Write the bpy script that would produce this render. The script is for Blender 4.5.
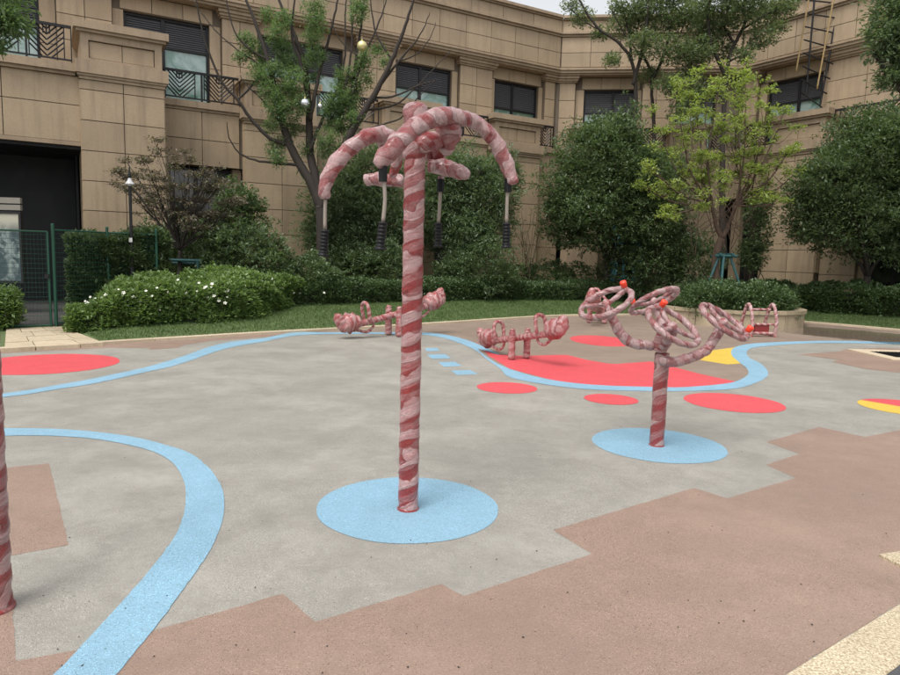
import bpy, math, random
import numpy as np
from mathutils import Vector, Matrix
random.seed(7); RNG = np.random.default_rng(7)
S = bpy.context.scene
for o in list(bpy.data.objects): bpy.data.objects.remove(o)
R_ = math.radians

# ------------------------------------------------------------------ camera
CAM_H, PITCH, ROLL, FPX = 1.55, R_(6.6), R_(1.5), 680.0
_R0 = np.array([1, 0, 0.]); _F = np.array([0, math.cos(PITCH), -math.sin(PITCH)]); _U0 = np.array([0, math.sin(PITCH), math.cos(PITCH)])
_R = math.cos(ROLL)*_R0 + math.sin(ROLL)*_U0; _U = -math.sin(ROLL)*_R0 + math.cos(ROLL)*_U0
cd = bpy.data.cameras.new('camera'); cam = bpy.data.objects.new('camera', cd); S.collection.objects.link(cam)
cd.sensor_width = 36; cd.lens = FPX/900*36; cd.clip_start = 0.05; cd.clip_end = 1500
M = Matrix.Identity(4)
for i in range(3):
    M[i][0] = _R[i]; M[i][1] = _U[i]; M[i][2] = -_F[i]
M[2][3] = CAM_H
cam.matrix_world = M
S.camera = cam

# ------------------------------------------------------------------ light
SUN_EL, SUN_AZ = R_(62), R_(-150)      # azimuth measured from +Y towards +X
w = bpy.data.worlds.new("World"); S.world = w; w.use_nodes = True
nt = w.node_tree; nt.nodes.clear()
sky = nt.nodes.new('ShaderNodeTexSky'); sky.sky_type = 'NISHITA'; sky.sun_disc = False
sky.sun_elevation = SUN_EL; sky.sun_rotation = SUN_AZ; sky.air_density = 1.5; sky.dust_density = 4; sky.ozone_density = 1
hs = nt.nodes.new('ShaderNodeHueSaturation'); hs.inputs['Saturation'].default_value = 0.16; hs.inputs['Value'].default_value = 1.0
bg = nt.nodes.new('ShaderNodeBackground'); bg.inputs['Strength'].default_value = 0.15
wo = nt.nodes.new('ShaderNodeOutputWorld')
nt.links.new(sky.outputs[0], hs.inputs['Color']); nt.links.new(hs.outputs[0], bg.inputs['Color']); nt.links.new(bg.outputs[0], wo.inputs[0])
sd = bpy.data.lights.new('sun', 'SUN'); sd.energy = 1.1; sd.angle = R_(25); sd.color = (1, .965, .92)
sun = bpy.data.objects.new('sun', sd); S.collection.objects.link(sun)
dv = Vector((math.sin(SUN_AZ)*math.cos(SUN_EL), math.cos(SUN_AZ)*math.cos(SUN_EL), math.sin(SUN_EL)))
sun.rotation_euler = dv.to_track_quat('Z', 'Y').to_euler()
S.view_settings.view_transform = 'Standard'; S.view_settings.look = 'None'
S.view_settings.exposure = 0.58; S.view_settings.gamma = 1

# ------------------------------------------------------------------ helpers
def ray(u, v): return _F + _R*(u-450)/FPX - _U*(v-337.5)/FPX
def G(u, v, z=0.0):
    r = ray(u, v); t = (z-CAM_H)/r[2]; return np.array([0, 0, CAM_H]) + t*r
def P(u, v, Y):
    r = ray(u, v); return np.array([0, 0, CAM_H]) + r*Y/r[1]
COL = S.collection
def tag(o, label=None, cat=None, group=None, kind=None):
    if label: o['label'] = label
    if cat: o['category'] = cat
    if group: o['group'] = group
    if kind: o['kind'] = kind
    return o
def empty(name, loc=(0, 0, 0), rz=0, **k):
    o = bpy.data.objects.new(name, None); COL.objects.link(o); o.location = tuple(loc); o.rotation_euler = (0, 0, rz)
    o.empty_display_size = .2
    return tag(o, **k)
def copy_tree(o, parent=None):
    c = o.copy(); COL.objects.link(c); c.parent = parent
    for ch in o.children: copy_tree(ch, c)
    return c
class MB:
    def __init__(s): s.v = []; s.f = []; s.m = []; s.uv = []
    def add(s, vs, fs, mi=0, uvs=None):
        b = len(s.v); s.v += [tuple(map(float, q)) for q in vs]
        for k, f in enumerate(fs):
            s.f.append([b+i for i in f]); s.m.append(mi)
            s.uv.append(uvs[k] if uvs else [(0, 0)]*len(f))
    def box(s, x0, x1, y0, y1, z0, z1, mi=0, T=None):
        vs = [(x0, y0, z0), (x1, y0, z0), (x1, y1, z0), (x0, y1, z0), (x0, y0, z1), (x1, y0, z1), (x1, y1, z1), (x0, y1, z1)]
        if T is not None: vs = [T(*q) for q in vs]
        s.add(vs, [(3, 2, 1, 0), (4, 5, 6, 7), (0, 1, 5, 4), (1, 2, 6, 5), (2, 3, 7, 6), (3, 0, 4, 7)], mi)
    def tube(s, path, rad, seg=10, mi=0, cap=True, closed=False, wrap=None, u0=0.0):
        pts = [np.array(p, float) for p in path]; n = len(pts)
        rad = [rad]*n if np.isscalar(rad) else list(rad)
        tan = []
        for i in range(n):
            if closed: t = pts[(i+1) % n]-pts[(i-1) % n]
            else: t = pts[min(i+1, n-1)]-pts[max(i-1, 0)]
            tan.append(t/(np.linalg.norm(t)+1e-9))
        a = np.array([0, 0, 1.]) if abs(tan[0][2]) < .9 else np.array([1., 0, 0])
        nr = np.cross(tan[0], a); nr /= np.linalg.norm(nr)
        rings = []; L = 0; vs = []; base = len(s.v); us = []
        for i in range(n):
            if i: L += np.linalg.norm(pts[i]-pts[i-1])
            nr = nr-tan[i]*(nr@tan[i]); nr /= np.linalg.norm(nr)+1e-9
            bn = np.cross(tan[i], nr)
            ring = []
            for k in range(seg):
                an = 2*math.pi*k/seg
                r = rad[i]
                if wrap: r = wrap(r, k/seg, L, pts[i])
                vs.append(pts[i]+(nr*math.cos(an)+bn*math.sin(an))*r)
            us.append(L)
        fs = []; uv = []
        rng = range(n) if closed else range(n-1)
        for i in rng:
            j = (i+1) % n
            La, Lb = us[i], (us[j] if j else us[i]+np.linalg.norm(pts[0]-pts[-1]))
            for k in range(seg):
                k2 = (k+1) % seg
                fs.append((i*seg+k, i*seg+k2, j*seg+k2, j*seg+k))
                uv.append([(k/seg, La+u0), ((k+1)/seg, La+u0), ((k+1)/seg, Lb+u0), (k/seg, Lb+u0)])
        if cap and not closed:
            fs.append(tuple(range(seg))[::-1]); uv.append([(0, u0)]*seg)
            fs.append(tuple((n-1)*seg+k for k in range(seg))); uv.append([(0, us[-1]+u0)]*seg)
        s.add(vs, fs, mi, uv)
    def lathe(s, prof, c=(0, 0, 0), seg=20, mi=0):
        vs = []; fs = []
        for r, z in prof:
            for k in range(seg):
                a = 2*math.pi*k/seg; vs.append((c[0]+r*math.cos(a), c[1]+r*math.sin(a), c[2]+z))
        for i in range(len(prof)-1):
            for k in range(seg):
                k2 = (k+1) % seg; fs.append((i*seg+k, i*seg+k2, (i+1)*seg+k2, (i+1)*seg+k))
        s.add(vs, fs, mi)
    def build(s, name, mats, parent=None, smooth=False, loc=None, **k):
        me = bpy.data.meshes.new(name); me.from_pydata(s.v, [], s.f)
        if not isinstance(mats, (list, tuple)): mats = [mats]
        for m in mats: me.materials.append(m)
        if len(mats) > 1: me.polygons.foreach_set('material_index', s.m)
        ul = me.uv_layers.new(name='UVMap'); ul.data.foreach_set('uv', [c for f in s.uv for q in f for c in q])
        if smooth: me.polygons.foreach_set('use_smooth', [True]*len(me.polygons))
        me.update()
        o = bpy.data.objects.new(name, me); COL.objects.link(o)
        if parent is not None: o.parent = parent
        if loc is not None: o.location = tuple(loc)
        return tag(o, **k)
def crom(pts, step=.02, closed=False):
    pts = [np.array(p, float) for p in pts]; n = len(pts); out = []
    rng = n if closed else n-1
    for i in range(rng):
        if closed: p0, p1, p2, p3 = pts[i-1], pts[i], pts[(i+1) % n], pts[(i+2) % n]
        else: p0, p1, p2, p3 = pts[max(i-1, 0)], pts[i], pts[i+1], pts[min(i+2, n-1)]
        m = max(1, int(np.linalg.norm((p2-p1)[:3])/step))
        for k in range(m):
            t = k/m
            out.append(.5*((2*p1)+(-p0+p2)*t+(2*p0-5*p1+4*p2-p3)*t*t+(-p0+3*p1-3*p2+p3)*t**3))
    if not closed: out.append(pts[-1])
    return out

# ------------------------------------------------------------------ materials
def lin(c): return tuple((x/12.92 if x <= .04045 else ((x+.055)/1.055)**2.4) for x in c)
def newmat(name):
    m = bpy.data.materials.new(name); m.use_nodes = True
    return m, m.node_tree, m.node_tree.nodes['Principled BSDF']
def N(t, typ, **k):
    n = t.nodes.new(typ)
    for a, b in k.items():
        if a in n.inputs: n.inputs[a].default_value = b
        else: setattr(n, a, b)
    return n
def mixc(t, f, a, b, mode='MIX'):
    n = t.nodes.new('ShaderNodeMix'); n.data_type = 'RGBA'; n.blend_type = mode
    for sock, val in ((0, f), (6, a), (7, b)):
        if isinstance(val, bpy.types.NodeSocket): t.links.new(val, n.inputs[sock])
        elif sock == 0: n.inputs[0].default_value = val
        else: n.inputs[sock].default_value = (*val, 1) if len(val) == 3 else val
    return n.outputs[2]
def mth(t, op, a, b=0.0, c=0.0, clamp=False):
    n = t.nodes.new('ShaderNodeMath'); n.operation = op; n.use_clamp = clamp
    for i, val in enumerate((a, b, c)):
        if isinstance(val, bpy.types.NodeSocket): t.links.new(val, n.inputs[i])
        else: n.inputs[i].default_value = val
    return n.outputs[0]
def rng(t, v, a, b, c=0.0, d=1.0, smooth=False):
    n = t.nodes.new('ShaderNodeMapRange'); t.links.new(v, n.inputs[0])
    if smooth: n.interpolation_type = 'SMOOTHSTEP'
    for i, x in enumerate((a, b, c, d)): n.inputs[i+1].default_value = x
    return n.outputs[0]
def noise(t, vec, scale, detail=3, rough=.5, dist=0.0):
    n = N(t, 'ShaderNodeTexNoise', Scale=scale, Detail=detail, Roughness=rough, Distortion=dist); t.links.new(vec, n.inputs['Vector']); return n.outputs[0]
def coords(t, which='Object', scale=None):
    n = t.nodes.new('ShaderNodeTexCoord'); o = n.outputs[which]
    if scale:
        mp = N(t, 'ShaderNodeMapping'); mp.inputs['Scale'].default_value = scale; t.links.new(o, mp.inputs[0]); o = mp.outputs[0]
    return o
def worldpos(t, scale=None):
    o = t.nodes.new('ShaderNodeNewGeometry').outputs['Position']
    if scale:
        mp = N(t, 'ShaderNodeMapping'); mp.inputs['Scale'].default_value = scale; t.links.new(o, mp.inputs[0]); o = mp.outputs[0]
    return o
def bump(t, bs, h, strength=.3, dist=.01):
    b = N(t, 'ShaderNodeBump', Strength=strength, Distance=dist); t.links.new(h, b.inputs['Height']); t.links.new(b.outputs[0], bs.inputs['Normal'])
def simple(name, col, rough=.6, metal=0.0, var=.12, nscale=8, bmp=0.0, spec=None):
    m, t, b = newmat(name); v = coords(t)
    n = noise(t, v, nscale, 4, .6)
    dark = tuple(x*(1-var) for x in col); light = tuple(min(1, x*(1+var)) for x in col)
    t.links.new(mixc(t, n, dark, light), b.inputs['Base Color'])
    t.links.new(rng(t, n, .3, .7, max(0, rough-.08), min(1, rough+.08)), b.inputs['Roughness']); b.inputs['Metallic'].default_value = metal
    if bmp: bump(t, b, noise(t, v, nscale*6, 3), bmp, .004)
    return m
def epdm(name, col, dirt=.5):
    """poured rubber granules: speckled, blotchy with damp and dust"""
    m, t, b = newmat(name); v = worldpos(t)
    vo = N(t, 'ShaderNodeTexVoronoi', Scale=260.0); t.links.new(v, vo.inputs['Vector'])
    sp = N(t, 'ShaderNodeSeparateColor'); t.links.new(vo.outputs['Color'], sp.inputs[0])
    g = mixc(t, rng(t, sp.outputs[0], 0, 1, .0, 1), tuple(x*.68 for x in col), tuple(min(1, x*1.28) for x in col))
    fine = noise(t, v, 90, 3, .7)
    g = mixc(t, rng(t, fine, .35, .65), g, tuple(x*.82 for x in col)); 
    # pale and dark single chips
    g = mixc(t, rng(t, sp.outputs[1], .955, .965), g, tuple(x*.25 for x in col))
    g = mixc(t, rng(t, sp.outputs[2], .955, .965), g, tuple(min(1, x*1.4+.05) for x in col))
    # broad damp / dusty blotches
    b1 = noise(t, v, .5, 6, .68, .15); b2 = noise(t, v, 1.7, 6, .75, .1); b3 = noise(t, v, 7, 4, .6)
    g = mixc(t, rng(t, b1, .42, .60, 0, dirt), g, tuple(x*.70 for x in col))
    g = mixc(t, rng(t, b2, .47, .64, 0, dirt*.6), g, tuple(.6*x*.75+.4*y for x, y in zip(col, (.16, .145, .12))))
    b4 = noise(t, v, .8, 6, .72, .15); g = mixc(t, rng(t, b4, .47, .66, 0, dirt*.6), g, tuple(min(1, x*1.22+.02) for x in col))
    b5 = noise(t, v, 3.0, 6, .78, .1); g = mixc(t, rng(t, b5, .49, .66, 0, dirt*.55), g, tuple(x*.66 for x in col))
    g = mixc(t, rng(t, b3, .54, .70, 0, dirt*.4), g, tuple(x*.6 for x in col))
    t.links.new(g, b.inputs['Base Color'])
    # puddled, wet patch at the far right of the court, with its own shape
    mp = N(t, 'ShaderNodeMapping'); mp.inputs['Location'].default_value = (-9.9, -15.9, 0); mp.vector_type = 'POINT'
    t.links.new(v, mp.inputs[0])
    sx = N(t, 'ShaderNodeSeparateXYZ'); t.links.new(mp.outputs[0], sx.inputs[0])
    # elongated along the kerb
    uu = mth(t, 'ADD', mth(t, 'MULTIPLY', sx.outputs[0], .60), mth(t, 'MULTIPLY', sx.outputs[1], -.80))
    vv = mth(t, 'ADD', mth(t, 'MULTIPLY', sx.outputs[0], .80), mth(t, 'MULTIPLY', sx.outputs[1], .60))
    d = mth(t, 'SQRT', mth(t, 'ADD', mth(t, 'POWER', mth(t, 'DIVIDE', uu, 4.2), 2), mth(t, 'POWER', mth(t, 'DIVIDE', vv, 1.5), 2)))
    d = mth(t, 'ADD', d, mth(t, 'MULTIPLY', mth(t, 'SUBTRACT', b2, .5), 1.1))
    wet = rng(t, d, .75, 1.1, 1, 0, True)
    rg = rng(t, b1, .3, .7, .42, .68)
    r2 = t.nodes.new('ShaderNodeMix'); t.links.new(wet, r2.inputs[0]); t.links.new(rg, r2.inputs[2]); r2.inputs[3].default_value = .09
    t.links.new(r2.outputs[0], b.inputs['Roughness'])
    g2 = mixc(t, mth(t, 'MULTIPLY', wet, .5), g, tuple(x*.45 for x in col)); t.links.new(g2, b.inputs['Base Color'])
    bs = mth(t, 'MULTIPLY', vo.outputs['Distance'], mth(t, 'SUBTRACT', 1.0, wet))
    bump(t, b, bs, .5, .004)
    return m
def stone(name, c1, c2, stain=.35, grain=60, perobj=True):
    m, t, b = newmat(name); v = worldpos(t)
    n = noise(t, v, grain, 4, .7); big = noise(t, v, 1.1, 5, .6, .4)
    g = mixc(t, rng(t, n, .38, .62), c1, c2)
    if perobj:
        oi = t.nodes.new('ShaderNodeObjectInfo')
        g = mixc(t, rng(t, oi.outputs['Random'], 0, 1, .0, .38), g, tuple(x*.66 for x in c1))
    g = mixc(t, rng(t, big, .45, .75, 0, stain), g, tuple(x*.6 for x in c1))
    # rain streaks running down
    st = noise(t, worldpos(t, (3.5, 3.5, .22)), 1.6, 4, .65)
    g = mixc(t, rng(t, st, .50, .74, 0, stain*1.1), g, (c1[0]*.42, c1[1]*.40, c1[2]*.40))
    t.links.new(g, b.inputs['Base Color']); b.inputs['Roughness'].default_value = .62
    bump(t, b, n, .25, .003)
    return m
def leafmat(name, c1, c2, rough=.45, trans=.3, c3=None):
    m, t, b = newmat(name)
    ge = t.nodes.new('ShaderNodeNewGeometry')
    v = ge.outputs['Position']
    cl = noise(t, v, 2.2, 3, .6)
    cl2 = noise(t, v, 5.5, 2, .5)
    f = mth(t, 'ADD', mth(t, 'MULTIPLY', ge.outputs['Random Per Island'], .45), mth(t, 'ADD', rng(t, cl, .38, .62, 0, .33), rng(t, cl2, .40, .62, 0, .28)), clamp=True)
    col = mixc(t, f, c1, c2)
    if c3: col = mixc(t, rng(t, ge.outputs['Random Per Island'], .9, .93), col, c3)
    t.links.new(col, b.inputs['Base Color']); b.inputs['Roughness'].default_value = rough
    tr = t.nodes.new('ShaderNodeBsdfTranslucent'); t.links.new(mixc(t, 1.0, col, (1.25, 1.3, .7), 'MULTIPLY'), tr.inputs[0])
    mx = t.nodes.new('ShaderNodeMixShader'); mx.inputs[0].default_value = trans
    out = t.nodes['Material Output']
    t.links.new(b.outputs[0], mx.inputs[1]); t.links.new(tr.outputs[0], mx.inputs[2]); t.links.new(mx.outputs[0], out.inputs[0])
    return m
def wrapmat(name, red, film, pitch=.15, cover=.55, crink=1.0, tilt=1.0, patch=.0):
    """red painted tube under spiralled protective stretch film; patch = how far crumpled film replaces the neat spiral"""
    m, t, b = newmat(name)
    uv = t.nodes.new('ShaderNodeUVMap'); sx = N(t, 'ShaderNodeSeparateXYZ'); t.links.new(uv.outputs[0], sx.inputs[0])
    v = coords(t)
    nlow = noise(t, v, 1.7, 2, .5); nb = noise(t, v, 5.0, 2, .5); nf = noise(t, v, 24, 4, .7, .8); nfine = noise(t, v, 75, 4, .75, 1.5)
    ph = mth(t, 'ADD', mth(t, 'DIVIDE', sx.outputs[1], pitch), mth(t, 'MULTIPLY', sx.outputs[0], -tilt))
    ph1 = mth(t, 'ADD', ph, mth(t, 'MULTIPLY', nlow, 3.2)); ph1 = mth(t, 'ADD', ph1, mth(t, 'MULTIPLY', nf, .10))
    fr = mth(t, 'FRACT', ph1)
    # the width of each turn of film varies along the tube
    cv = rng(t, nb, .36, .62, cover-.28, min(.97, cover+.26))
    d = mth(t, 'SUBTRACT', cv, fr)
    f1 = mth(t, 'MULTIPLY', rng(t, fr, 0, .035), rng(t, d, -.03, .03))
    ph2 = mth(t, 'FRACT', mth(t, 'ADD', mth(t, 'MULTIPLY', ph, 1.37), mth(t, 'MULTIPLY', nlow, -3.7)))
    f2 = mth(t, 'MULTIPLY', rng(t, ph2, 0, .05), rng(t, ph2, .5, .6, 1, 0))
    # drawn wrinkles that follow the turns
    wv = N(t, 'ShaderNodeCombineXYZ'); t.links.new(mth(t, 'MULTIPLY', ph1, 7.0), wv.inputs[0]); t.links.new(mth(t, 'MULTIPLY', nb, 4.0), wv.inputs[1])
    wr = noise(t, wv.outputs[0], 1.6, 5, .75, .5)
    amt = mth(t, 'ADD', mth(t, 'MULTIPLY', f1, rng(t, wr, .35, .65, .38, .90)), mth(t, 'MULTIPLY', f2, rng(t, wr, .35, .62, .05, .45)), clamp=True)
    if patch:
        pn = noise(t, v, 13, 3, .6, 1.0)
        pa = mth(t, 'MULTIPLY', rng(t, pn, .40, .52), rng(t, nf, .3, .65, .45, 1.0))
        mxn = t.nodes.new('ShaderNodeMix'); mxn.inputs[0].default_value = patch; t.links.new(amt, mxn.inputs[2]); t.links.new(pa, mxn.inputs[3]); amt = mxn.outputs[0]
    crz = mth(t, 'ABSOLUTE', mth(t, 'SUBTRACT', noise(t, wv.outputs[0], 3.3, 4, .7, 1.5), .5))
    cr2 = mth(t, 'ABSOLUTE', mth(t, 'SUBTRACT', noise(t, v, 30, 3, .6, 2.5), .5))
    crease = mth(t, 'MAXIMUM', rng(t, crz, .0, .018, 1, 0), mth(t, 'MULTIPLY', rng(t, cr2, 0, .016, 1, 0), min(1, .45*crink)))
    amt = mth(t, 'ADD', amt, mth(t, 'MULTIPLY', crease, .45), clamp=True)
    amt = mth(t, 'ADD', amt, mth(t, 'MULTIPLY', rng(t, nfine, .56, .68), .18), clamp=True)
    rr = mixc(t, nb, tuple(x*.7 for x in red), red)
    col = mixc(t, amt, rr, film)
    hi = rng(t, noise(t, v, 130, 3, .8, 2.0), .60, .70)
    col = mixc(t, mth(t, 'MULTIPLY', hi, mth(t, 'MULTIPLY', amt, .5)), col, tuple(min(1, x*1.35+.06) for x in film))
    e2 = mth(t, 'MULTIPLY', rng(t, d, -.10, -.01), rng(t, d, -.01, .01, 1, 0))
    col = mixc(t, mth(t, 'MULTIPLY', e2, .5), col, tuple(x*.35 for x in red))
    t.links.new(col, b.inputs['Base Color'])
    t.links.new(rng(t, nf, .3, .7, .22, .5), b.inputs['Roughness'])
    h = mth(t, 'ADD', mth(t, 'MULTIPLY', wr, .8), mth(t, 'ADD', mth(t, 'MULTIPLY', nf, .8*crink), mth(t, 'MULTIPLY', f1, .6)))
    h = mth(t, 'ADD', h, mth(t, 'MULTIPLY', nfine, .45*crink)); h = mth(t, 'ADD', h, mth(t, 'MULTIPLY', crease, .35))
    b.inputs['Coat Weight'].default_value = .5; b.inputs['Coat Roughness'].default_value = .12
    bump(t, b, h, 1.0, .008)
    return m
MAT = {}
MAT['grey'] = epdm('grey_rubber', (.345, .325, .285), .75)
MAT['terra'] = epdm('terracotta_rubber', (.320, .220, .170), .5)
MAT['taupe'] = epdm('taupe_rubber', (.300, .225, .175), .6)
MAT['blue'] = epdm('blue_rubber', (.26, .45, .58), .35)
MAT['red'] = epdm('red_rubber', (.70, .085, .10), .2)
MAT['yellow'] = epdm('yellow_rubber', (.72, .49, .07), .2)
MAT['asphalt'] = epdm('asphalt', (.07, .072, .078), .4)
MAT['earth'] = simple('earth', (.09, .065, .045), .95, nscale=3, var=.4, bmp=.5)
MAT['lawn'] = simple('lawn_soil', (.085, .12, .04), .95, nscale=5, var=.35, bmp=.5)
MAT['stone'] = stone('sandstone_cladding', (.36, .265, .17), (.47, .36, .24))
MAT['joint'] = stone('joint_backing', (.13, .10, .068), (.17, .13, .09), perobj=False)
MAT['trim'] = stone('sandstone_trim', (.30, .22, .145), (.40, .30, .20), stain=.5, perobj=False)
MAT['slab'] = stone('path_stone', (.50, .40, .27), (.62, .52, .38), stain=.3, grain=25)
MAT['granite'] = stone('yellow_granite', (.30, .225, .13), (.80, .70, .52), stain=.15, grain=95)
MAT['kerbstone'] = stone('kerb_granite', (.50, .40, .28), (.62, .52, .38), stain=.2, grain=60)
MAT['planter'] = stone('planter_stone', (.36, .29, .19), (.46, .38, .26), stain=.5, grain=40)
MAT['dark_metal'] = simple('dark_bronze_metal', (.016, .015, .017), .45, .3, nscale=4)
MAT['shutter'] = simple('shutter_grey', (.12, .12, .13), .5, .2, nscale=3)
MAT['dark_panel'] = simple('dark_cladding', (.007, .008, .011), .5, .1, nscale=2, var=.3)
MAT['green_metal'] = simple('green_painted_metal', (.014, .075, .045), .5, .1, nscale=6)
MAT['teal_metal'] = simple('teal_painted_wood', (.02, .085, .085), .6, 0, nscale=6, var=.25)
MAT['bark'] = simple('dark_bark', (.035, .027, .022), .9, nscale=9, var=.4, bmp=.8)
MAT['bark2'] = simple('brown_bark', (.085, .055, .038), .9, nscale=9, var=.35, bmp=.8)
MAT['twig'] = simple('twig', (.12, .085, .055), .85, nscale=9, var=.3)
MAT['black'] = simple('black_rubber', (.008, .008, .009), .5, nscale=12)
MAT['black'].node_tree.nodes['Principled BSDF'].inputs['Specular IOR Level'].default_value = .25
MAT['cord'] = simple('beige_cord', (.27, .23, .19), .6, nscale=20)
MAT['orange'] = simple('orange_plastic', (.82, .06, .025), .3, nscale=10, var=.08)
MAT['gold'] = simple('gold_foil', (.70, .62, .30), .35, .6, nscale=10)
MAT['silver'] = simple('silver_foil', (.75, .78, .82), .15, .9, nscale=10)
MAT['white'] = simple('white_plastic', (.75, .75, .72), .5, nscale=10)
MAT['petal'] = simple('white_petal', (.80, .80, .70), .6, nscale=20, var=.05)
MAT['bamboo'] = simple('bamboo', (.36, .25, .11), .5, nscale=6, var=.3)
MAT['wrap'] = wrapmat('film_wrapped_red', (.36, .016, .014), (.60, .38, .37), .15, .47)
MAT['wrap2'] = wrapmat('loose_film_wrap', (.36, .016, .014), (.66, .46, .45), .17, .47, 1.6, 1.0, .25)
MAT['wrap3'] = wrapmat('tight_film_wrap', (.32, .020, .018), (.60, .43, .42), .14, .54, 1.5, 1.0, .4)
MAT['wrap4'] = wrapmat('worn_film_wrap', (.36, .020, .018), (.54, .33, .32), .13, .42, 1.5, 1.0, .3)
MAT['wrap5'] = wrapmat('sparse_film_wrap', (.34, .018, .018), (.54, .36, .34), .22, .30, 1.0)
def glassmat(name, col, rough=.08, col2=None):
    m, t, b = newmat(name); v = worldpos(t)
    n = noise(t, v, 1.3, 4, .6, .5)
    t.links.new(mixc(t, rng(t, n, .42, .58), col, col2 or tuple(x*.5 for x in col)), b.inputs['Base Color'])
    b.inputs['Roughness'].default_value = rough; b.inputs['Specular IOR Level'].default_value = .9
    b.inputs['Coat Weight'].default_value = .6; b.inputs['Coat Roughness'].default_value = .03
    bump(t, b, noise(t, v, .8, 2), .15, .02)
    return m
MAT['glass'] = glassmat('window_glass', (.34, .46, .44), .1, (.10, .22, .17))  # pale and green tones paint reflected sky and trees into the panes
MAT['glass_dark'] = glassmat('dark_window_glass', (.012, .014, .018), .08)
MAT['glass_blue'] = glassmat('blue_window_glass', (.10, .42, .60), .15, (.05, .2, .3))
MAT['grille'] = simple('lamp_glass', (.6, .6, .62), .15, 0, nscale=10)

# ------------------------------------------------------------------ ground
def sheet(name, pts, z, mat, jit=.0022, **k):
    if z > .001 and jit:      # trowelled edges wander a little
        q = []
        for i in range(len(pts)):
            a, c = np.array(pts[i][:2], float), np.array(pts[(i+1) % len(pts)][:2], float); d_ = c-a; l = np.linalg.norm(d_)
            mm = min(120, max(1, int(l/.04)))
            for j in range(mm): q.append(tuple(a+d_*j/mm+(RNG.normal(size=2)*jit if j else 0)))
        pts = q
    b = MB(); vs = [(p[0], p[1], z) for p in pts]
    b.add(vs, [tuple(range(len(vs)))])
    a = sum(vs[i-1][0]*vs[i][1]-vs[i][0]*vs[i-1][1] for i in range(len(vs)))
    if a < 0: b.f = [f[::-1] for f in b.f]
    return b.build(name, mat, kind='structure')
def ribbon(name, e1, e2, z, mat, smooth=True):
    A = [G(*q) for q in e1]; B = [G(*q) for q in e2]
    if smooth: A = crom(A, .08); B = crom(B, .08)
    return sheet(name, A+B[::-1], z, mat)
def ell(name, cx, cy, rx, ry, z, mat):
    c = (G(cx, cy-ry)+G(cx, cy+ry))/2; a = np.linalg.norm(G(cx-rx, cy)-G(cx+rx, cy))/2; bb = np.linalg.norm(G(cx, cy-ry)-G(cx, cy+ry))/2
    r = (a+bb)/2 if abs(a-bb) < .35*a else None
    ra, rb = (r, r) if r else (a, bb)
    return sheet(name, [(c[0]+ra*math.cos(t)*(1+.004*math.sin(9*t)), c[1]+rb*math.sin(t)*(1+.004*math.cos(7*t))) for t in np.linspace(0, 2*math.pi, 96, endpoint=False)], z, mat)

KERB = [(-16, 2.2), (-9.6, 7.6), (-7.68, 9.39), (-6.75, 10.1), (-5.71, 11.16), (-4.55, 12.28), (-3.04, 13.67), (-1.14, 15.3), (1.29, 17.66), (3.11, 19.31), (5.75, 20.6),
        (9.75, 19.75), (10.09, 19.45), (10.9, 18.49), (11.62, 17.5), (14, 14.2), (18, 8.5)]
KX = [p[0] for p in KERB]; KY = [p[1] for p in KERB]
def kerbY(x): return float(np.interp(x, KX, KY))
def kdist(x, y): return np.maximum(0, (y-np.interp(x, KX, KY))*.72)
def gz(x, y):
    # level corridor for the stone path at the left
    px_ = -6.25-.76*(np.asarray(y)-10.7); f = np.clip((np.asarray(x)-px_-.75-np.maximum(0, np.asarray(y)-13.1)*.62)/1.4, 0, 1); f = f*f*(3-2*f)
    return .03+np.minimum(.36, .13*kdist(x, y))*f
sheet('ground', [(400*math.cos(t), 400*math.sin(t)) for t in np.linspace(0, 2*math.pi, 64, endpoint=False)], -.03, MAT['asphalt'])
court = [(p[0], p[1]) for p in KERB]
sheet('play_court', [(-16, 2.2)]+court[1:]+[(18, 8.5), (18, -6), (-16, -6)], 0.0, MAT['grey'])
# garden bed terrain behind the kerb
nx, ny = 120, 40
vs = []; fs = []
for j in range(ny+1):
    for i in range(nx+1):
        x = -16+34*i/nx; y0 = kerbY(x)+.02; y = y0+(34-y0)*(j/ny)**1.5
        vs.append((x, y, float(gz(x, y))-.0+random.uniform(-.006, .006)))
for j in range(ny):
    for i in range(nx):
        a = j*(nx+1)+i; fs.append((a, a+1, a+nx+2, a+nx+1))
tb = MB(); tb.add(vs, fs); tb.build('garden_terrain', MAT['lawn'], smooth=True, kind='structure')

# markings (flush poured rubber inlays, each a few mm above the one below)
Z1, Z2, Z3, Z4 = .0012, .0024, .0036, .005
front = [(-80, 700), (-60, 590), (11, 584), (16, 661), (80, 650), (153, 631), (283, 594), (315, 622), (441, 584), (464, 596), (592, 554), (553, 530), (694, 488), (727, 498.5),
         (795.5, 478), (766, 465), (799, 454), (766, 442), (819, 427), (865, 437), (900, 430)]
sheet('terracotta_field', [G(*q) for q in front]+[(8.4, 7.9), (7.6, 6.9), (6.2, 5.9), (2.45, 3.25), (1.31, 2.44), (-.5, 1.14), (-2.6, -.35)], Z1, MAT['terra'])
sheet('terracotta_square', [G(*q) for q in [(-95, 478), (49, 463.5), (69, 545), (10, 556), (-90, 572)]], Z1, MAT['terra'])
sheet('terracotta_strip', [G(*q) for q in [(-60, 355), (0, 351.5), (105, 344.5), (200, 338.6), (250, 335.4), (330, 331), (300, 333.5), (262, 337.5), (215, 340.5), (182, 345.5), (180, 347.5), (149, 350), (150, 348), (110, 348), (0, 353.5), (-60, 357)]], Z1, MAT['terra'])
cu = [(200+x/3, 180+y/3) for x, y in [(280, 458), (370, 457), (480, 457), (600, 457), (680, 458), (740, 465), (800, 480), (850, 500), (900, 525)]]
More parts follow.
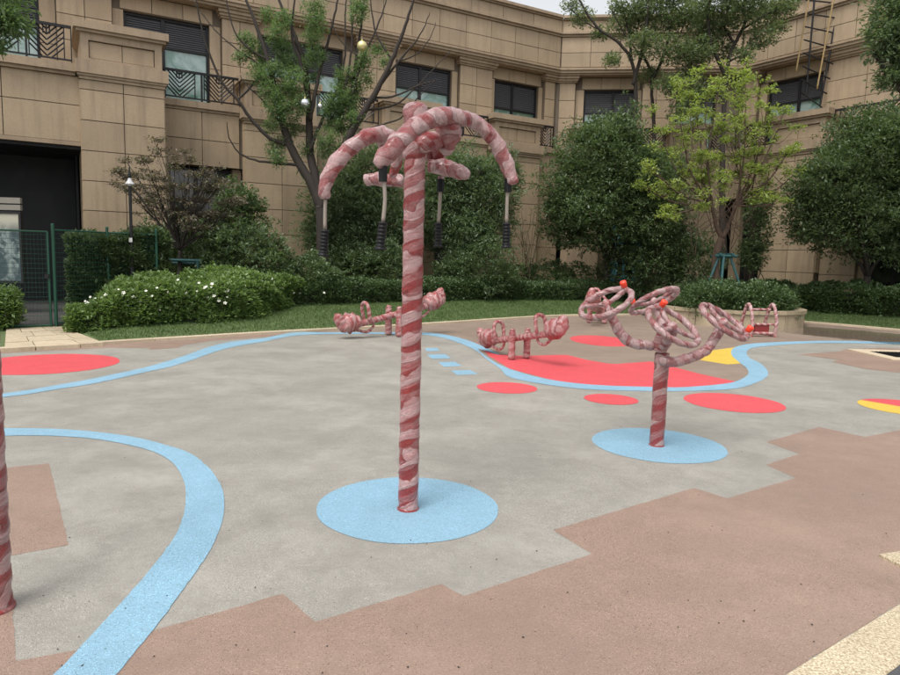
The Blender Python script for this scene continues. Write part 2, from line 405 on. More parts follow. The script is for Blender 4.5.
cu += [(400+x/3, 180+y/3) for x, y in [(235, 508), (290, 550), (380, 583), (480, 604), (600, 616), (750, 621), (850, 622)]]
cu += [(600+x/3, 180+y/3) for x, y in [(370, 612), (420, 600), (445, 582), (440, 565), (415, 545), (395, 525), (400, 505), (440, 493), (520, 487), (640, 483), (750, 483), (900, 487), (1100, 495)]]
taupe = [G(*q) for q in cu]+[(18, 8.6), (14, 14.15), (11.62, 17.45), (10.9, 18.44), (10.09, 19.4), (9.75, 19.7), (8, 20.4), (5.75, 20.5), (3.11, 19.26), (1.29, 17.61), (-1.14, 15.25), (-3.04, 13.62)]
sheet('taupe_field', taupe, Z1, MAT['taupe'])
lo = [(200+x/3, 180+y/3) for x, y in [(280, 468), (370, 463), (480, 462), (600, 463), (680, 466), (740, 477), (790, 494), (830, 514), (860, 538), (900, 566)]]
lo += [(400+x/3, 180+y/3) for x, y in [(330, 592), (430, 613), (560, 628), (700, 633), (850, 634)]]
lo += [(600+x/3, 180+y/3) for x, y in [(400, 627), (470, 608), (500, 590), (502, 572), (480, 550), (450, 535), (440, 520), (455, 505), (520, 497), (640, 490), (750, 490), (900, 494), (1100, 502)]]
ed1 = [(x/3.4615, 320+y/3.4615) for x, y in [(-200, 290), (0, 257), (100, 243), (200, 225), (300, 208), (400, 187), (500, 165), (580, 143), (650, 120), (720, 95), (790, 78), (850, 70)]]
ed2 = [(x/3.4615, 320+y/3.4615) for x, y in [(-200, 306), (0, 270), (100, 257), (200, 240), (300, 225), (400, 205), (500, 182), (590, 162), (670, 137), (740, 112), (800, 95), (860, 84)]]
ribbon('blue_winding_band', ed1+[(265, 338)]+cu[:], ed2+[(265, 341.5)]+lo[:], Z3, MAT['blue'])
e1 = [(x/2.25, 375+y/2.25) for x, y in [(-300, 150), (-150, 127), (0, 121), (100, 121), (200, 127), (300, 140), (380, 160), (430, 178), (470, 210), (497, 250), (505, 290), (497, 340), (470, 400), (430, 460), (385, 520), (345, 575), (300, 630), (262, 675), (180, 780)]]
e2 = [(x/2.25, 375+y/2.25) for x, y in [(-300, 172), (-150, 145), (0, 138), (100, 137), (200, 143), (290, 158), (350, 175), (390, 200), (412, 235), (418, 270), (412, 320), (390, 370), (345, 430), (290, 495), (230, 560), (175, 620), (120, 675), (40, 770)]]
ribbon('blue_curved_band', e1, e2, Z3, MAT['blue'])
ell('blue_disc', 408, 511, 90, 34, Z2, MAT['blue']); ell('blue_disc', 658, 446, 61, 17, Z2, MAT['blue'])
ell('red_disc', 45, 364.5, 69, 10.5, Z2, MAT['red']); ell('red_disc', 507, 388, 29, 5.7, Z2, MAT['red']); ell('red_disc', 611, 399.5, 25, 5.3, Z2, MAT['red'])
ell('red_disc', 733.5, 403, 44.5, 8.8, Z2, MAT['red']); ell('red_disc', 601, 341, 28, 5.2, Z2, MAT['red'])
reds = [(475, 341), (484, 349), (493, 354), (520, 356), (556, 355), (567, 355), (587, 360), (607, 363.5), (617, 364), (650, 361.5), (670, 366), (700, 374), (737, 382)]
redp = [G(*q) for q in reds]+[G(720, 386.5), G(680, 388), G(600, 385.8), G(555, 381), G(510, 369), G(489, 356)]
sheet('red_field', redp, Z2, MAT['red'])
sheet('yellow_patch', [G(*q) for q in [(693, 359), (708, 351), (742, 346.5), (735, 352), (734, 356), (744, 363.5), (727, 364.5)]], Z2, MAT['yellow'])
c = G(905, 407.5); rr = .42*1.0
circ = [(c[0]+.47*math.cos(t), c[1]+.47*math.sin(t)) for t in np.linspace(0, 2*math.pi, 60, endpoint=False)]
d0 = G(876, 403); d1 = G(900, 407); dn = np.array([-(d1-d0)[1], (d1-d0)[0]])
up = [p for p in circ if (np.array(p)-d0[:2])@dn >= 0]; 
sheet('yellow_disc', circ, Z2, MAT['yellow'])
def hull_sort(ps):
    m = np.mean(ps, 0); return sorted(ps, key=lambda p: math.atan2(p[1]-m[1], p[0]-m[0]))
sheet('red_half_disc', hull_sort([tuple(p) for p in up]), Z3, MAT['red'])
for q in [[(425, 348.3), (437, 348), (440, 351), (427, 351.5)], [(427, 354.6), (445, 354.2), (451, 358.4), (432, 359)], [(438, 362.2), (455, 361.8), (462, 366), (444, 367)], [(451, 370.6), (470, 370.2), (478, 374.2), (457, 375.2)]]:
    sheet('blue_stepping_mark', [G(*p) for p in q], Z2, MAT['blue'])
sheet('terracotta_cross', [G(*q) for q in [(797, 354.5), (840, 351.5), (845, 349.5), (880, 348), (985, 352), (985, 379), (900, 373), (865, 369), (832, 362), (839, 360)]], Z2, MAT['terra'])

# ------------------------------------------------------------------ unit stone block used for all panels and slabs
def unit_block():
    b = MB(); e = .5
    b.box(-e, e, -e, e, -e, e); me = bpy.data.meshes.new('panel'); me.from_pydata(b.v, [], b.f); return me
UB = {}
def block(name, mat, parent, c, dim, rz=0, tilt=0):
    if mat not in UB:
        me = unit_block(); me.materials.append(mat); UB[mat] = me
    o = bpy.data.objects.new(name, UB[mat]); COL.objects.link(o); o.location = tuple(c); o.scale = dim; o.rotation_euler = (tilt, 0, rz); o.parent = parent
    return o
# chamfered slab for near stones
def slab_mesh(name, L, W, H, mat, parent, c, rz):
    b = MB(); ch = .008
    x, y = L/2, W/2
    vs = [(-x, -y, 0), (x, -y, 0), (x, y, 0), (-x, y, 0), (-x, -y, H-ch), (x, -y, H-ch), (x, y, H-ch), (-x, y, H-ch),
          (-x+ch, -y+ch, H), (x-ch, -y+ch, H), (x-ch, y-ch, H), (-x+ch, y-ch, H)]
    b.add(vs, [(0, 1, 5, 4), (1, 2, 6, 5), (2, 3, 7, 6), (3, 0, 4, 7), (4, 5, 9, 8), (5, 6, 10, 9), (6, 7, 11, 10), (7, 4, 8, 11), (8, 9, 10, 11)])
    o = b.build(name, mat, parent); o.location = tuple(c); o.rotation_euler = (0, 0, rz); return o
# lawn kerb: stones end to end
lk = empty('lawn_kerb', (0, 0, 0), kind='structure')
def kerb_run(pts, root, mat, L=1.0, W=.13, H=.05, z=0):
    acc = crom([(p[0], p[1], z) for p in pts], .1)
    d = [0]
    for i in range(1, len(acc)): d.append(d[-1]+np.linalg.norm(acc[i]-acc[i-1]))
    tot = d[-1]; n = max(1, int(tot/L)); L2 = tot/n
    for i in range(n):
        f = lambda s: np.array([np.interp(s, d, [p[k] for p in acc]) for k in range(3)])
        a, b_ = f(i*L2), f((i+1)*L2); c = (a+b_)/2; an = math.atan2(b_[1]-a[1], b_[0]-a[0])
        slab_mesh('stone', np.linalg.norm(b_-a)-.008, W, H+.03, mat, root, (c[0], c[1], -.03+random.uniform(-.002, .002)), an)
kerb_run([p for p in KERB[1:11]], lk, MAT['kerbstone'])
kerb_run([p for p in KERB[12:]], lk, MAT['kerbstone'])
# granite edging at the near right corner
ke = empty('granite_edging', (0, 0, 0), kind='structure')
d = np.array([.815, .579]); n_ = np.array([.579, -.815]); p0 = np.array([1.31, 2.44])
for i in range(-5, 9):
    c = p0+d*(.155+.62*i-.02)+n_*.112
    slab_mesh('stone', .612, .215, .042, MAT['granite'], ke, (c[0], c[1], -.03), math.atan2(d[1], d[0]))
sheet('asphalt_strip', [p0+n_*.215-d*3.2, p0+n_*.215+d*5.4, p0+n_*4.5+d*5.4, p0+n_*4.5-d*3.2], Z1, MAT['asphalt'])
# stone-framed drain grate at the right
dr = empty('drain_frame', (8.42, 12.35, 0), label='square pale stone frame around a dark drain grate at the right edge', cat='drain')
for (x, y, a, b_) in [(0, -.55, 1.5, .22), (0, .55, 1.5, .22), (-.64, 0, .22, .87), (.64, 0, .22, .87)]:
    slab_mesh('stone', a, b_, .035, MAT['kerbstone'], dr, (x, y, -.005), 0)
gb = MB(); gb.box(-.53, .53, -.44, .44, -.02, .012)
for k in range(14): gb.box(-.52+k*.075, -.49+k*.075, -.43, .43, .012, .022)
gb.build('grate', MAT['black'], dr)
o = slab_mesh('granite_slab', .5, .14, .03, MAT['granite'], None, (2.62, 3.55, -.008), .3); tag(o, 'small pale granite slab set in the terracotta surface at the right edge', 'slab')

sheet('entrance_paving', [(-8.9, 13.05), (-7.75, 13.42), (-7.6, 13.6), (-9.3, 18.5), (-14, 21), (-16, 16), (-12, 12.6)], .05, simple('dark_paving', (.06, .058, .055), .6))
# stone path to the gate
ph = empty('stone_path', (0, 0, 0), kind='structure')
A, B, C_, D_ = G(4, 350.5, .03), G(104, 344.5, .03), G(62, 327.5, .03), G(6, 330, .03)
rows = 4
for r in range(rows):
    cuts = sorted([0, 1]+[random.uniform(.2, .38), random.uniform(.6, .8)])
    for i in range(3):
        def q(s, t): return (A*(1-s)+B*s)*(1-t)+(D_*(1-s)+C_*s)*t
        a, b_ = cuts[i]+.006, cuts[i+1]-.006; t0, t1 = r/rows+.006, (r+1)/rows-.006
        m = MB(); top = [q(a, t0), q(b_, t0), q(b_, t1), q(a, t1)]; hz = .055+random.uniform(0, .006)
        vs = [(p[0], p[1], 0) for p in top]+[(p[0], p[1], hz) for p in top]
        m.add(vs, [(4, 5, 6, 7), (0, 1, 5, 4), (1, 2, 6, 5), (2, 3, 7, 6), (3, 0, 4, 7)]); m.build('slab', MAT['slab'], ph)

# ------------------------------------------------------------------ the building
C1 = np.array([4.09, 28, 0.]); C2 = np.array([10.9, 27.12, 0.])
W = {'A': (C1, np.array([-.863, -.505, 0]), np.array([.505, -.863, 0])), 'B': (C1, np.array([.992, -.128, 0]), np.array([-.128, -.992, 0])),
     'C': (C2, np.array([.537, -.844, 0]), np.array([-.844, -.537, 0]))}
def wp(k, s, h, off): o, d, n = W[k]; return o+d*s+n*off+np.array([0, 0, h])
bld = empty('courtyard_building', (0, 0, 0), label='two storey sandstone clad building with louvred windows and balconies behind the garden', cat='building')
def T(k): return lambda s, o, h: wp(k, s, h, o)
KLO = {'A': .34, 'B': .34, 'C': .467}; KHI = {'B': .467}
def wbox(mb, k, s0, s1, o0, o1, h0, h1, mi=0):
    # boxes that run to an inner corner are carried on past it as far as they are set back
    if abs(s0) < .015 and o1 < 0: s0 = o1*KLO[k]-.004
    if k == 'B' and abs(s1-6.86) < .03 and o1 < 0: s1 = 6.86-o1*.467+.004
    # keep faces outward whatever the handedness of the wing frame
    n0 = len(mb.f); mb.box(s0, s1, o0, o1, h0, h1, mi, T(k))
    o, d, n = W[k]
    if np.cross(d, n)[2] < 0:
        for i in range(n0, len(mb.f)): mb.f[i] = mb.f[i][::-1]
core = MB(); trim = MB()
npan = [0]; extra = MB()
def panels(k, ss, hh, off, th=.045, gap=.020, mat=None, vis=True):
    o, d, n = W[k]; rz = math.atan2(d[1], d[0])
    for i in range(len(ss)-1):
        for j in range(len(hh)-1):
            s0, s1, h0, h1 = ss[i]+gap/2, ss[i+1]-gap/2, hh[j]+gap/2, hh[j+1]-gap/2
            j_ = random.uniform(-.004, .004)
            if vis and npan[0] < 300:
                block('panel', mat or MAT['stone'], bld, wp(k, (s0+s1)/2, (h0+h1)/2, off-th/2+j_), (abs(s1-s0), th, h1-h0), rz); npan[0] += 1
            else: wbox(extra, k, s0, s1, off-th, off, h0, h1)
def lin_(a, b, n): return list(np.linspace(a, b, n+1))
LEN = {'A': 24.0, 'B': 6.86, 'C': 9.0}
# parapet and cornices --------------------------------------------------
for k in 'ABC':
    L = LEN[k]; e0 = -.0
    wbox(core, k, e0, L, -.5, -.06, 9.0, 10.4); wbox(core, k, e0, L, -.5, -.01, 10.4, 11.0)
    for (o1, h0, h1) in [(-.02, 8.90, 8.97), (.05, 8.97, 9.07), (.10, 9.07, 9.13), (-.01, 9.13, 9.19), (.06, 10.34, 10.42), (.14, 10.42, 10.50), (.12, 10.94, 11.0), (.2, 11.0, 11.1)]:
        # mitre at the inner corners: stop short where the wings meet
        a = o1*.35 if o1 > 0 else 0
        wbox(trim, k, a, L-(o1*.35 if k == 'B' and o1 > 0 else 0), -.5, o1, h0, h1)
panels('A', lin_(.02, 17.52, 16), [9.19, 9.74, 10.34], 0)
panels('A', lin_(.02, 15.5, 11), [10.5, 10.94], .05)
panels('B', lin_(.02, 6.84, 6), [9.19, 9.74, 10.34], 0); panels('B', lin_(.02, 6.84, 4), [10.5, 10.94], .05)
panels('C', lin_(.02, 8.4, 8), [9.19, 9.74, 10.34], 0); panels('C', lin_(.02, 8.4, 5), [10.5, 10.94], .05)
# upper storey -----------------------------------------------------------
WIN = {'A': [(.7, 2.8), (4.7, 6.95), (8.95, 11.75), (13.28, 15.65), (17.75, 20.4)], 'B': [(1.0, 3.07), (4.6, 6.1)], 'C': [(.9, 3.0), (6.35, 8.3)]}
PIL = {'A': [(0, .5), (3.0, 4.45), (7.05, 8.5), (11.85, 12.95), (15.95, 17.35)], 'B': [(0, .65), (3.25, 4.35)], 'C': [(0, .6), (3.25, 5.9)]}
glassparts = []
for k in 'ABC':
    L = LEN[k]; prev = 0
    for (a, b_) in WIN[k]+[(L, L)]:
        wbox(core, k, prev, a, -1.0, -.46, 5.6, 8.9); prev = b_
        if a < L:
            wbox(core, k, a, b_, -1.0, -.46, 8.42, 8.9)
    for (a, b_) in PIL[k]:
        wbox(core, k, a+.01, b_-.01, -.46, -.3, 5.6, 8.74)
        wbox(trim, k, max(0, a-.08), b_+.08, -.46, -.14, 8.72, 8.8); wbox(trim, k, max(0, a-.04), b_+.04, -.46, -.2, 8.66, 8.72); wbox(trim, k, max(0, a-.12), b_+.12, -.46, -.08, 8.8, 8.9)
        nn = 1 if b_-a < .9 else 2
        panels(k, lin_(a+.01, b_-.01, nn), [5.95, 6.62, 7.3, 7.98, 8.66], -.26, vis=(k != 'A' or a < 17))
    # plain wall panels between window and pilaster
    prev = 0
    segs = []
    allb = sorted(WIN[k]+PIL[k]); x = 0
    for (a, b_) in allb:
        if a-x > .12: segs.append((x, a))
        x = max(x, b_)
    for (a, b_) in segs:
        panels(k, [a, b_], [5.95, 7.15, 8.42], -.42, vis=False)
    for (a, b_) in WIN[k]:
        panels(k, lin_(a-.1, b_+.1, 3), [8.44, 8.88], -.42, vis=(b_-a > 1.9 and npan[0] < 260))
def window(k, a, b_, h0, h1, sh, off=-.62, gm='glass', dark_right=False):
    f = MB(); t = .07
    wbox(f, k, a, a+t, off-.05, off+.06, h0, h1); wbox(f, k, b_-t, b_, off-.05, off+.06, h0, h1)
    wbox(f, k, a+t, b_-t, off-.05, off+.06, h1-t, h1); wbox(f, k, a+t, b_-t, off-.05, off+.06, h0, h0+t)
    mid = (a+b_)/2+.12
    wbox(f, k, mid-.05, mid+.05, off-.05, off+.055, h0+t, h1-t)
    if sh: wbox(f, k, a+t, b_-t, off-.05, off+.05, sh-.04, sh+.04)
    fo = f.build('window', MAT['dark_metal'], bld)
    gt = (sh-.04) if sh else h1-t
    for j, (x0, x1) in enumerate([(a+t, mid-.05), (mid+.05, b_-t)]):
        g = MB(); wbox(g, k, x0, x1, off-.03, off-.015, h0+t, gt); g.build('pane', MAT['glass_dark' if (dark_right and j == 1) else gm], fo)
    if sh:
        s_ = MB(); y = sh+.05
        while y < h1-t-.02:
            q = [wp(k, a+t, y, off+.03), wp(k, b_-t, y, off+.03), wp(k, b_-t, y+.05, off-.02), wp(k, a+t, y+.05, off-.02)]
            s_.add(q, [(0, 1, 2, 3)]); s_.add([q_+np.array([0, 0, -.012]) for q_ in q], [(3, 2, 1, 0)]); s_.add([q[0], q[1], q[1]+np.array([0, 0, -.012]), q[0]+np.array([0, 0, -.012])], [(0, 1, 2, 3)]); y += .062
        wbox(s_, k, a+t, b_-t, off-.05, off-.035, sh+.04, h1-t)
        s_.build('louvre', MAT['shutter'], fo, kind='stuff')
    return fo
for k in 'ABC':
    for (a, b_) in WIN[k]:
        if k == 'A' and a < 1: window(k, a, b_, 5.95, 8.42, 7.42)
        elif k == 'B' and a < 2: window(k, a, b_, 5.95, 8.42, 7.55, dark_right=True)
        else: window(k, a, b_, 5.95, 8.42, 7.6)
# terrace level ----------------------------------------------------------
PIER = {'A': [(14.9, 16.9, 1.8, .45), (10.3, 12.55, .9, 0), (6.0, 8.0, .9, 0), (1.5, 3.62, .9, 0)], 'B': [(.55, 1.75, .9, 0), (4.2, 5.6, .9, 0)], 'C': [(2.0, 4.0, .9, 0)]}
piers_core = MB()
def pier(k, a, b_, off, dz):
    c = off-.06
    wbox(core, k, a+.02, b_-.02, -.4, c, 0, 5.9+dz); wbox(core, k, a+.12, b_-.12, -.1, c-.05, 5.9+dz, 6.62+dz)
    # moulded ledge at deck height, recessed-panel pedestal, cap
    for (e, h0, h1) in [(.02, 5.42, 5.5), (.06, 5.5, 5.56), (.10, 5.56, 5.88)]:
        wbox(trim, k, a-e, b_+e, -.2, off+e, h0+dz, h1+dz)
    for (e, h0, h1) in [(-.02, 6.52, 6.58), (.06, 6.58, 6.65), (.12, 6.65, 6.84)]:
        wbox(trim, k, a-e, b_+e, -.2, off+e, h0+dz, h1+dz)
    ped = MB(); z0, z1 = 5.88+dz, 6.52+dz
    wbox(ped, k, a+.04, a+.22, c-.04, off-.02, z0, z1); wbox(ped, k, b_-.22, b_-.04, c-.04, off-.02, z0, z1)
    wbox(ped, k, a+.22, b_-.22, c-.04, off-.02, z1-.12, z1); wbox(ped, k, a+.22, b_-.22, c-.04, off-.02, z0, z0+.08)
    for (s0, s1, q0, q1) in ((a+.04, a+.09, -.1, c-.04), (b_-.09, b_-.04, -.1, c-.04)):
        wbox(ped, k, s0, s1, q0, q1, z0, z1)
    ped.build('pedestal_frame', MAT['trim'], bld)
    m = (a+b_)/2
    panels(k, [a+.23, m, b_-.23], [z0+.09, z1-.13], c-.02, th=.03)
    hh = [5.42+dz]
    hh.append(5.22 if dz == 0 else 5.62)
    while hh[-1] > .9: hh.append(hh[-1]-.765)
    hh.append(0.1)
    hh = sorted(set(hh)); n = 2
    hi = [h for h in hh if h > 1.2]
    panels(k, lin_(a, b_, n), hi, off-.02, th=.04)
    panels(k, lin_(a, b_, n), [.1]+[hi[0]], off-.02, th=.04, vis=False)
    # returns (side faces)
    for s in ((a, 1), (b_, -1)):
        for j in range(len(hi)-1):
            x0, x1 = (s[0]-.02+.0, s[0]+.02) if s[1] == 1 else (s[0]-.02, s[0]+.02)
            wbox(extra, k, x0, x1, .62 if off < 1 else .1, off-.065, hi[j]+.009, hi[j+1]-.009)
for k in 'ABC':
    for q in PIER[k]: pier(k, *q)
    L = {'A': 14.9, 'B': 6.86, 'C': 9}[k]
    wbox(core, k, .0, L, -1, .56, 4.1, 5.62)
    a0 = .62*.35
    # deck slab with ledge between the piers
    ps = sorted([(p[0]-.1, p[1]+.1) for p in PIER[k]]+[(L, L)]); x = .25
    for (a, b_) in ps:
        if a-x > .1:
            wbox(trim, k, x, a, -.5, .70, 5.72, 5.9); wbox(trim, k, x, a, -.5, .64, 5.64, 5.72)
            panels(k, lin_(x, a, 2 if a-x > 1 else 1), [4.09, 4.84, 5.64], .61, vis=True)
        x = max(x, b_)
# left projecting bay
wbox(core, 'A', 16.86, 24, -1, 1.55, 4.3, 6.2); wbox(trim, 'A', 16.88, 24, -1, 1.78, 6.02, 6.22)
wbox(trim, 'A', 17.0, 24, -1, 1.70, 5.94, 6.02); wbox(trim, 'A', 16.92, 24, -1, 1.64, 4.2, 4.3)
panels('A', [16.9, 18.6, 20.2, 21.8], [4.3, 5.22, 5.94], 1.62)
# dark entrance below the bay
dk = MB()
wbox(dk, 'A', 16.95, 24, -2.6, -2.4, 0, 4.2); wbox(dk, 'A', 16.96, 17.02, -2.4, .06, 0, 4.2)
for s in (17.8, 18.9, 20.0, 21.1): wbox(dk, 'A', s-.05, s+.05, -2.4, -2.3, 0, 4.2)
for h in (2.9, 3.6): wbox(dk, 'A', 17.02, 24, -2.4, -2.32, h-.04, h+.04)
wbox(dk, 'A', 16.9, 24, -2.6, 1.5, 4.12, 4.2)
dk.build('entrance_recess', MAT['dark_panel'], bld)
# stone jamb beside the entrance
panels('A', [16.4, 16.9], [.1, .95, 1.8, 2.6, 3.4, 4.2], .35, vis=False)
# ground storey openings and walls
def gbay(k, a, b_, o0=.1, open_=True, h1=4.08, inset=.25, gm='glass_dark', sill=.6):
    wbox(core, k, a, b_, -1, .42, 0, sill)
    if not open_:
        wbox(core, k, a, b_, -1, .56, sill, 4.1); panels(k, lin_(a, b_, max(1, int((b_-a)/1.0))), [.6, 1.35, 2.1, 2.85, 3.6, 4.09], .61, vis=False); return
    wbox(trim, k, a, a+inset, -.6, .42, sill, h1); wbox(trim, k, b_-inset, b_, -.6, .42, sill, h1)
    window(k, a+inset, b_-inset, sill, h1-.02, None, off=.12, gm=gm)
gbay('A', 12.57, 14.88); gbay('A', 8.02, 10.28); gbay('A', 3.64, 5.98); gbay('A', .3, 1.48, open_=False)
gbay('B', .3, .55, open_=False); gbay('B', 1.77, 4.18, gm='glass_blue', inset=.5); gbay('B', 5.62, 6.5, open_=False)
gbay('C', .35, 1.98, inset=.35, gm='glass_dark', h1=4.0); gbay('C', 4.02, 5.2, open_=False); gbay('C', 5.2, 6.9, inset=.2); gbay('C', 6.9, 9, open_=False)
# roof slab
rf = MB()
for k in 'ABC': wbox(rf, k, -.2, LEN[k]+.2, -9, -.5, 8.95, 9.15)
rf.build('roof', MAT['joint'], bld)
bk = MB()
for k in 'ABC': wbox(bk, k, -.5, LEN[k]+.5, -9, -1.0, -.3, 8.94)
bk.build('inner_wall', MAT['dark_panel'], bld)
core.build('wall', MAT['joint'], bld); trim.build('cornice', MAT['trim'], bld)
if extra.v: extra.build('cladding', MAT['stone'], bld, kind='stuff')
# balcony railings with chevron panels ------------------------------------
def railing(k, a, b_, off, z0, z1):
    m = MB(); sgn = 1
    wbox(m, k, a, b_, off-.035, off+.035, z1-.065, z1); wbox(m, k, a, b_, off-.02, off+.02, z0+.06, z0+.10)
    L = b_-a; n = max(1, round(L/1.0)); w_ = L/n
    for i in range(n+1):
        s = a+i*w_; wbox(m, k, max(a, s-.025), min(b_, s+.025), off-.025, off+.025, z0, z1-.05)
    o, d, nn = W[k]
    for i in range(n):
        s0 = a+i*w_; g = .17*w_
        x0, x1 = s0+g, s0+w_-g*.35
        for x in (x0, x1): wbox(m, k, x-.014, x+.014, off-.015, off+.015, z0+.1, z1-.05)
        c = (x0+x1)/2; hw = (x1-x0)/2; ztop, zb = z1-.05, z0+.1; H = ztop-zb
        def bar(sa, ha, sb, hb, r=.011):
            p = wp(k, sa, ha, off); q = wp(k, sb, hb, off); m.tube([p, q], r*1.7, 4)
        for j in range(-1, 6):
            zc = zb+.02+j*H/6.0
            za = zc+hw*1.0
            # each V arm, clipped to the panel
            for sg in (-1, 1):
                t0 = max(0, (zb-zc)/(hw)); t1 = min(1, (ztop-zc)/(hw))
                if t1 > t0+.05: bar(c+sg*hw*t0, zc+hw*t0, c+sg*hw*t1, zc+hw*t1)
        for xx in (-.07, 0, .07): bar(c+xx, ztop, c+xx, ztop-H*.28)
    return m.build('railing', MAT['dark_metal'], bld)
railing('A', 12.62, 14.82, .62, 5.9, 6.74); railing('A', 8.08, 10.22, .62, 5.9, 6.74); railing('A', 3.72, 5.92, .62, 5.9, 6.74); railing('A', .7, 1.42, .62, 5.9, 6.74)
railing('A', 17.05, 21.0, 1.66, 6.22, 7.14)
railing('B', 1.85, 4.1, .62, 5.9, 6.74); railing('B', 5.7, 6.3, .62, 5.9, 6.74)
railing('C', .4, 1.92, .62, 5.9, 6.74); railing('C', 4.1, 8.5, .62, 5.9, 6.8)

# ladder / scaffold on the right terrace -----------------------------------
ld = empty('scaffold_ladder', wp('C', 2.6, 5.9, .3), label='makeshift scaffold ladder of dark tubes leaning over the right parapet', cat='ladder')
def lp(u, v, Y): return P(u, v, Y)-np.array(ld.location)
Yb, Yt = 24.3, 24.15
rails = [((806, 96), (817, -30)), ((820, 106), (845, -30))]
for (a, b_) in rails:
    m = MB(); m.tube([lp(*a, Yb), lp(*b_, Yt)], .035, 8); m.build('rail', MAT['dark_metal'], ld)
for i in range(10):
    t = i/9*.97
    l = np.array(rails[0][0])*(1-t)+np.array(rails[0][1])*t; r = np.array(rails[1][0])*(1-t)+np.array(rails[1][1])*t
    m = MB(); dd = (r-l); m.tube([lp(*(l-dd*.35), Yb-.05), lp(*(r+dd*.28), Yb-.1)], .024, 7); m.build('rung', MAT['dark_metal'], ld)
for i, (a, b_, w0) in enumerate([((796, 72), (811, -14), 0), ((817, 89), (836, -14), 1)]):
    m = MB(); p, q = P(*a, 24.0), P(*b_, 23.8); path = [p+(q-p)*t for t in np.linspace(0, 1, 24)]
    m.tube([x-p for x in path], [.026+.005*(j % 4 == 0) for j in range(24)], 9)
    m.build('bamboo_pole', MAT['bamboo'], smooth=True, loc=p, label=['left yellow bamboo pole of the two tied against the scaffold ladder', 'right yellow bamboo pole of the two tied against the scaffold ladder'][i], cat='pole', group='bamboo poles on the scaffold ladder')

# ------------------------------------------------------------------ planter
PC = np.array([7.75, 19.3]); PR = 2.05
pl = empty('round_planter', (*PC, 0), label='low round stone planter wall with clipped shrubs and a young tree', cat='planter')
nb = 22
for i in range(nb):
    a0, a1 = 2*math.pi*i/nb+.004, 2*math.pi*(i+1)/nb-.004
    for nm, r0, r1, z0, z1 in (('stone', PR-.18, PR, 0, .34), ('coping', PR-.24, PR+.05, .34, .43)):
        m = MB(); vs = []
        for z in (z0, z1):
            for r in (r0, r1):
                for t in (a0, (a0+a1)/2, a1): vs.append((r*math.cos(t), r*math.sin(t), z))
        m.add(vs, [(3, 4, 10, 9), (4, 5, 11, 10), (1, 0, 6, 7), (2, 1, 7, 8), (6, 9, 10, 7), (7, 10, 11, 8), (0, 3, 9, 6), (5, 2, 8, 11)]); m.build(nm, MAT['planter'], pl)
m = MB(); m.add([((PR-.2)*math.cos(t), (PR-.2)*math.sin(t), .30) for t in np.linspace(0, 2*math.pi, 40, endpoint=False)], [tuple(range(40))]); m.build('soil', MAT['earth'], pl)

# ------------------------------------------------------------------ foliage tools
def np_mesh(name, verts, nper, mats, parent=None, smooth=False):
    """verts (n*nper,3): every nper vertices are one face"""
    nv = len(verts); nf = nv//nper
    me = bpy.data.meshes.new(name); me.vertices.add(nv); me.vertices.foreach_set('co', np.ascontiguousarray(verts, dtype=np.float32).ravel())
    me.loops.add(nv); me.loops.foreach_set('vertex_index', np.arange(nv, dtype=np.int32))
    me.polygons.add(nf); me.polygons.foreach_set('loop_start', np.arange(0, nv, nper, dtype=np.int32)); me.polygons.foreach_set('loop_total', np.full(nf, nper, dtype=np.int32))
    me.materials.append(mats); me.update(calc_edges=True)
    o = bpy.data.objects.new(name, me); COL.objects.link(o)
    if parent is not None: o.parent = parent
    return o
def unit(n):
    v = RNG.normal(size=(n, 3)); return v/np.linalg.norm(v, axis=1)[:, None]
def leaves(cent, k, spread, L, Wd, up=.3, droop=0.0, out=None, flat=.6):
    """k leaves round every cluster centre; returns face verts"""
    n = len(cent)*k; c = np.repeat(cent, k, 0)+unit(n)*RNG.random((n, 1))**.5*np.array(spread)
    d = unit(n); d[:, 2] = d[:, 2]*flat+up-droop
    if out is not None: d += np.repeat(out, k, 0)*.6
    d /= np.linalg.norm(d, axis=1)[:, None]
    s = np.cross(d, unit(n)*.6+np.array([0, 0, 1.])); s /= np.linalg.norm(s, axis=1)[:, None]+1e-6
    nn = np.cross(s, d); sz = RNG.uniform(.65, 1.25, (n, 1))
    l = L*sz; w_ = Wd*sz
    v = np.stack([c, c+d*l*.45+s*w_*.5+nn*w_*.15, c+d*l, c+d*l*.5-s*w_*.5+nn*w_*.15], 1)
    return v.reshape(-1, 3)
def lump(p, f, ph):
    return np.sin(p[:, 0]*f+ph)*np.sin(p[:, 1]*f*1.1+ph*2)+np.sin(p[:, 2]*f*1.3+ph*3)*np.cos(p[:, 0]*f*.7-ph)
def shell(blobs, n, ph=0., inner=.25, gap=.35, freq=3.0):
    """cluster centres in the outer part of a union of ellipsoids with uneven outline and gaps"""
    out = []; nrm = []
    vol = np.array([b[3]*b[4]*b[5] for b in blobs])**(2/3); vol /= vol.sum()
    for b, f in zip(blobs, vol):
        m = int(n*f*1.6)+4; d = unit(m)
        r = (1-inner*RNG.random(m)**1.3)
        r *= 1+.19*lump(d*2.2+np.array(b[:3]), 2.0, ph)+.07*RNG.normal(size=m)+.16*(RNG.random(m) < .07)
        p = np.array(b[:3])+d*r[:, None]*np.array(b[3:6])
        keep = lump(p, freq, ph+1.3)+RNG.normal(size=m)*.35 > -gap*3
        out.append(p[keep]); nrm.append(d[keep])
    return np.concatenate(out), np.concatenate(nrm)
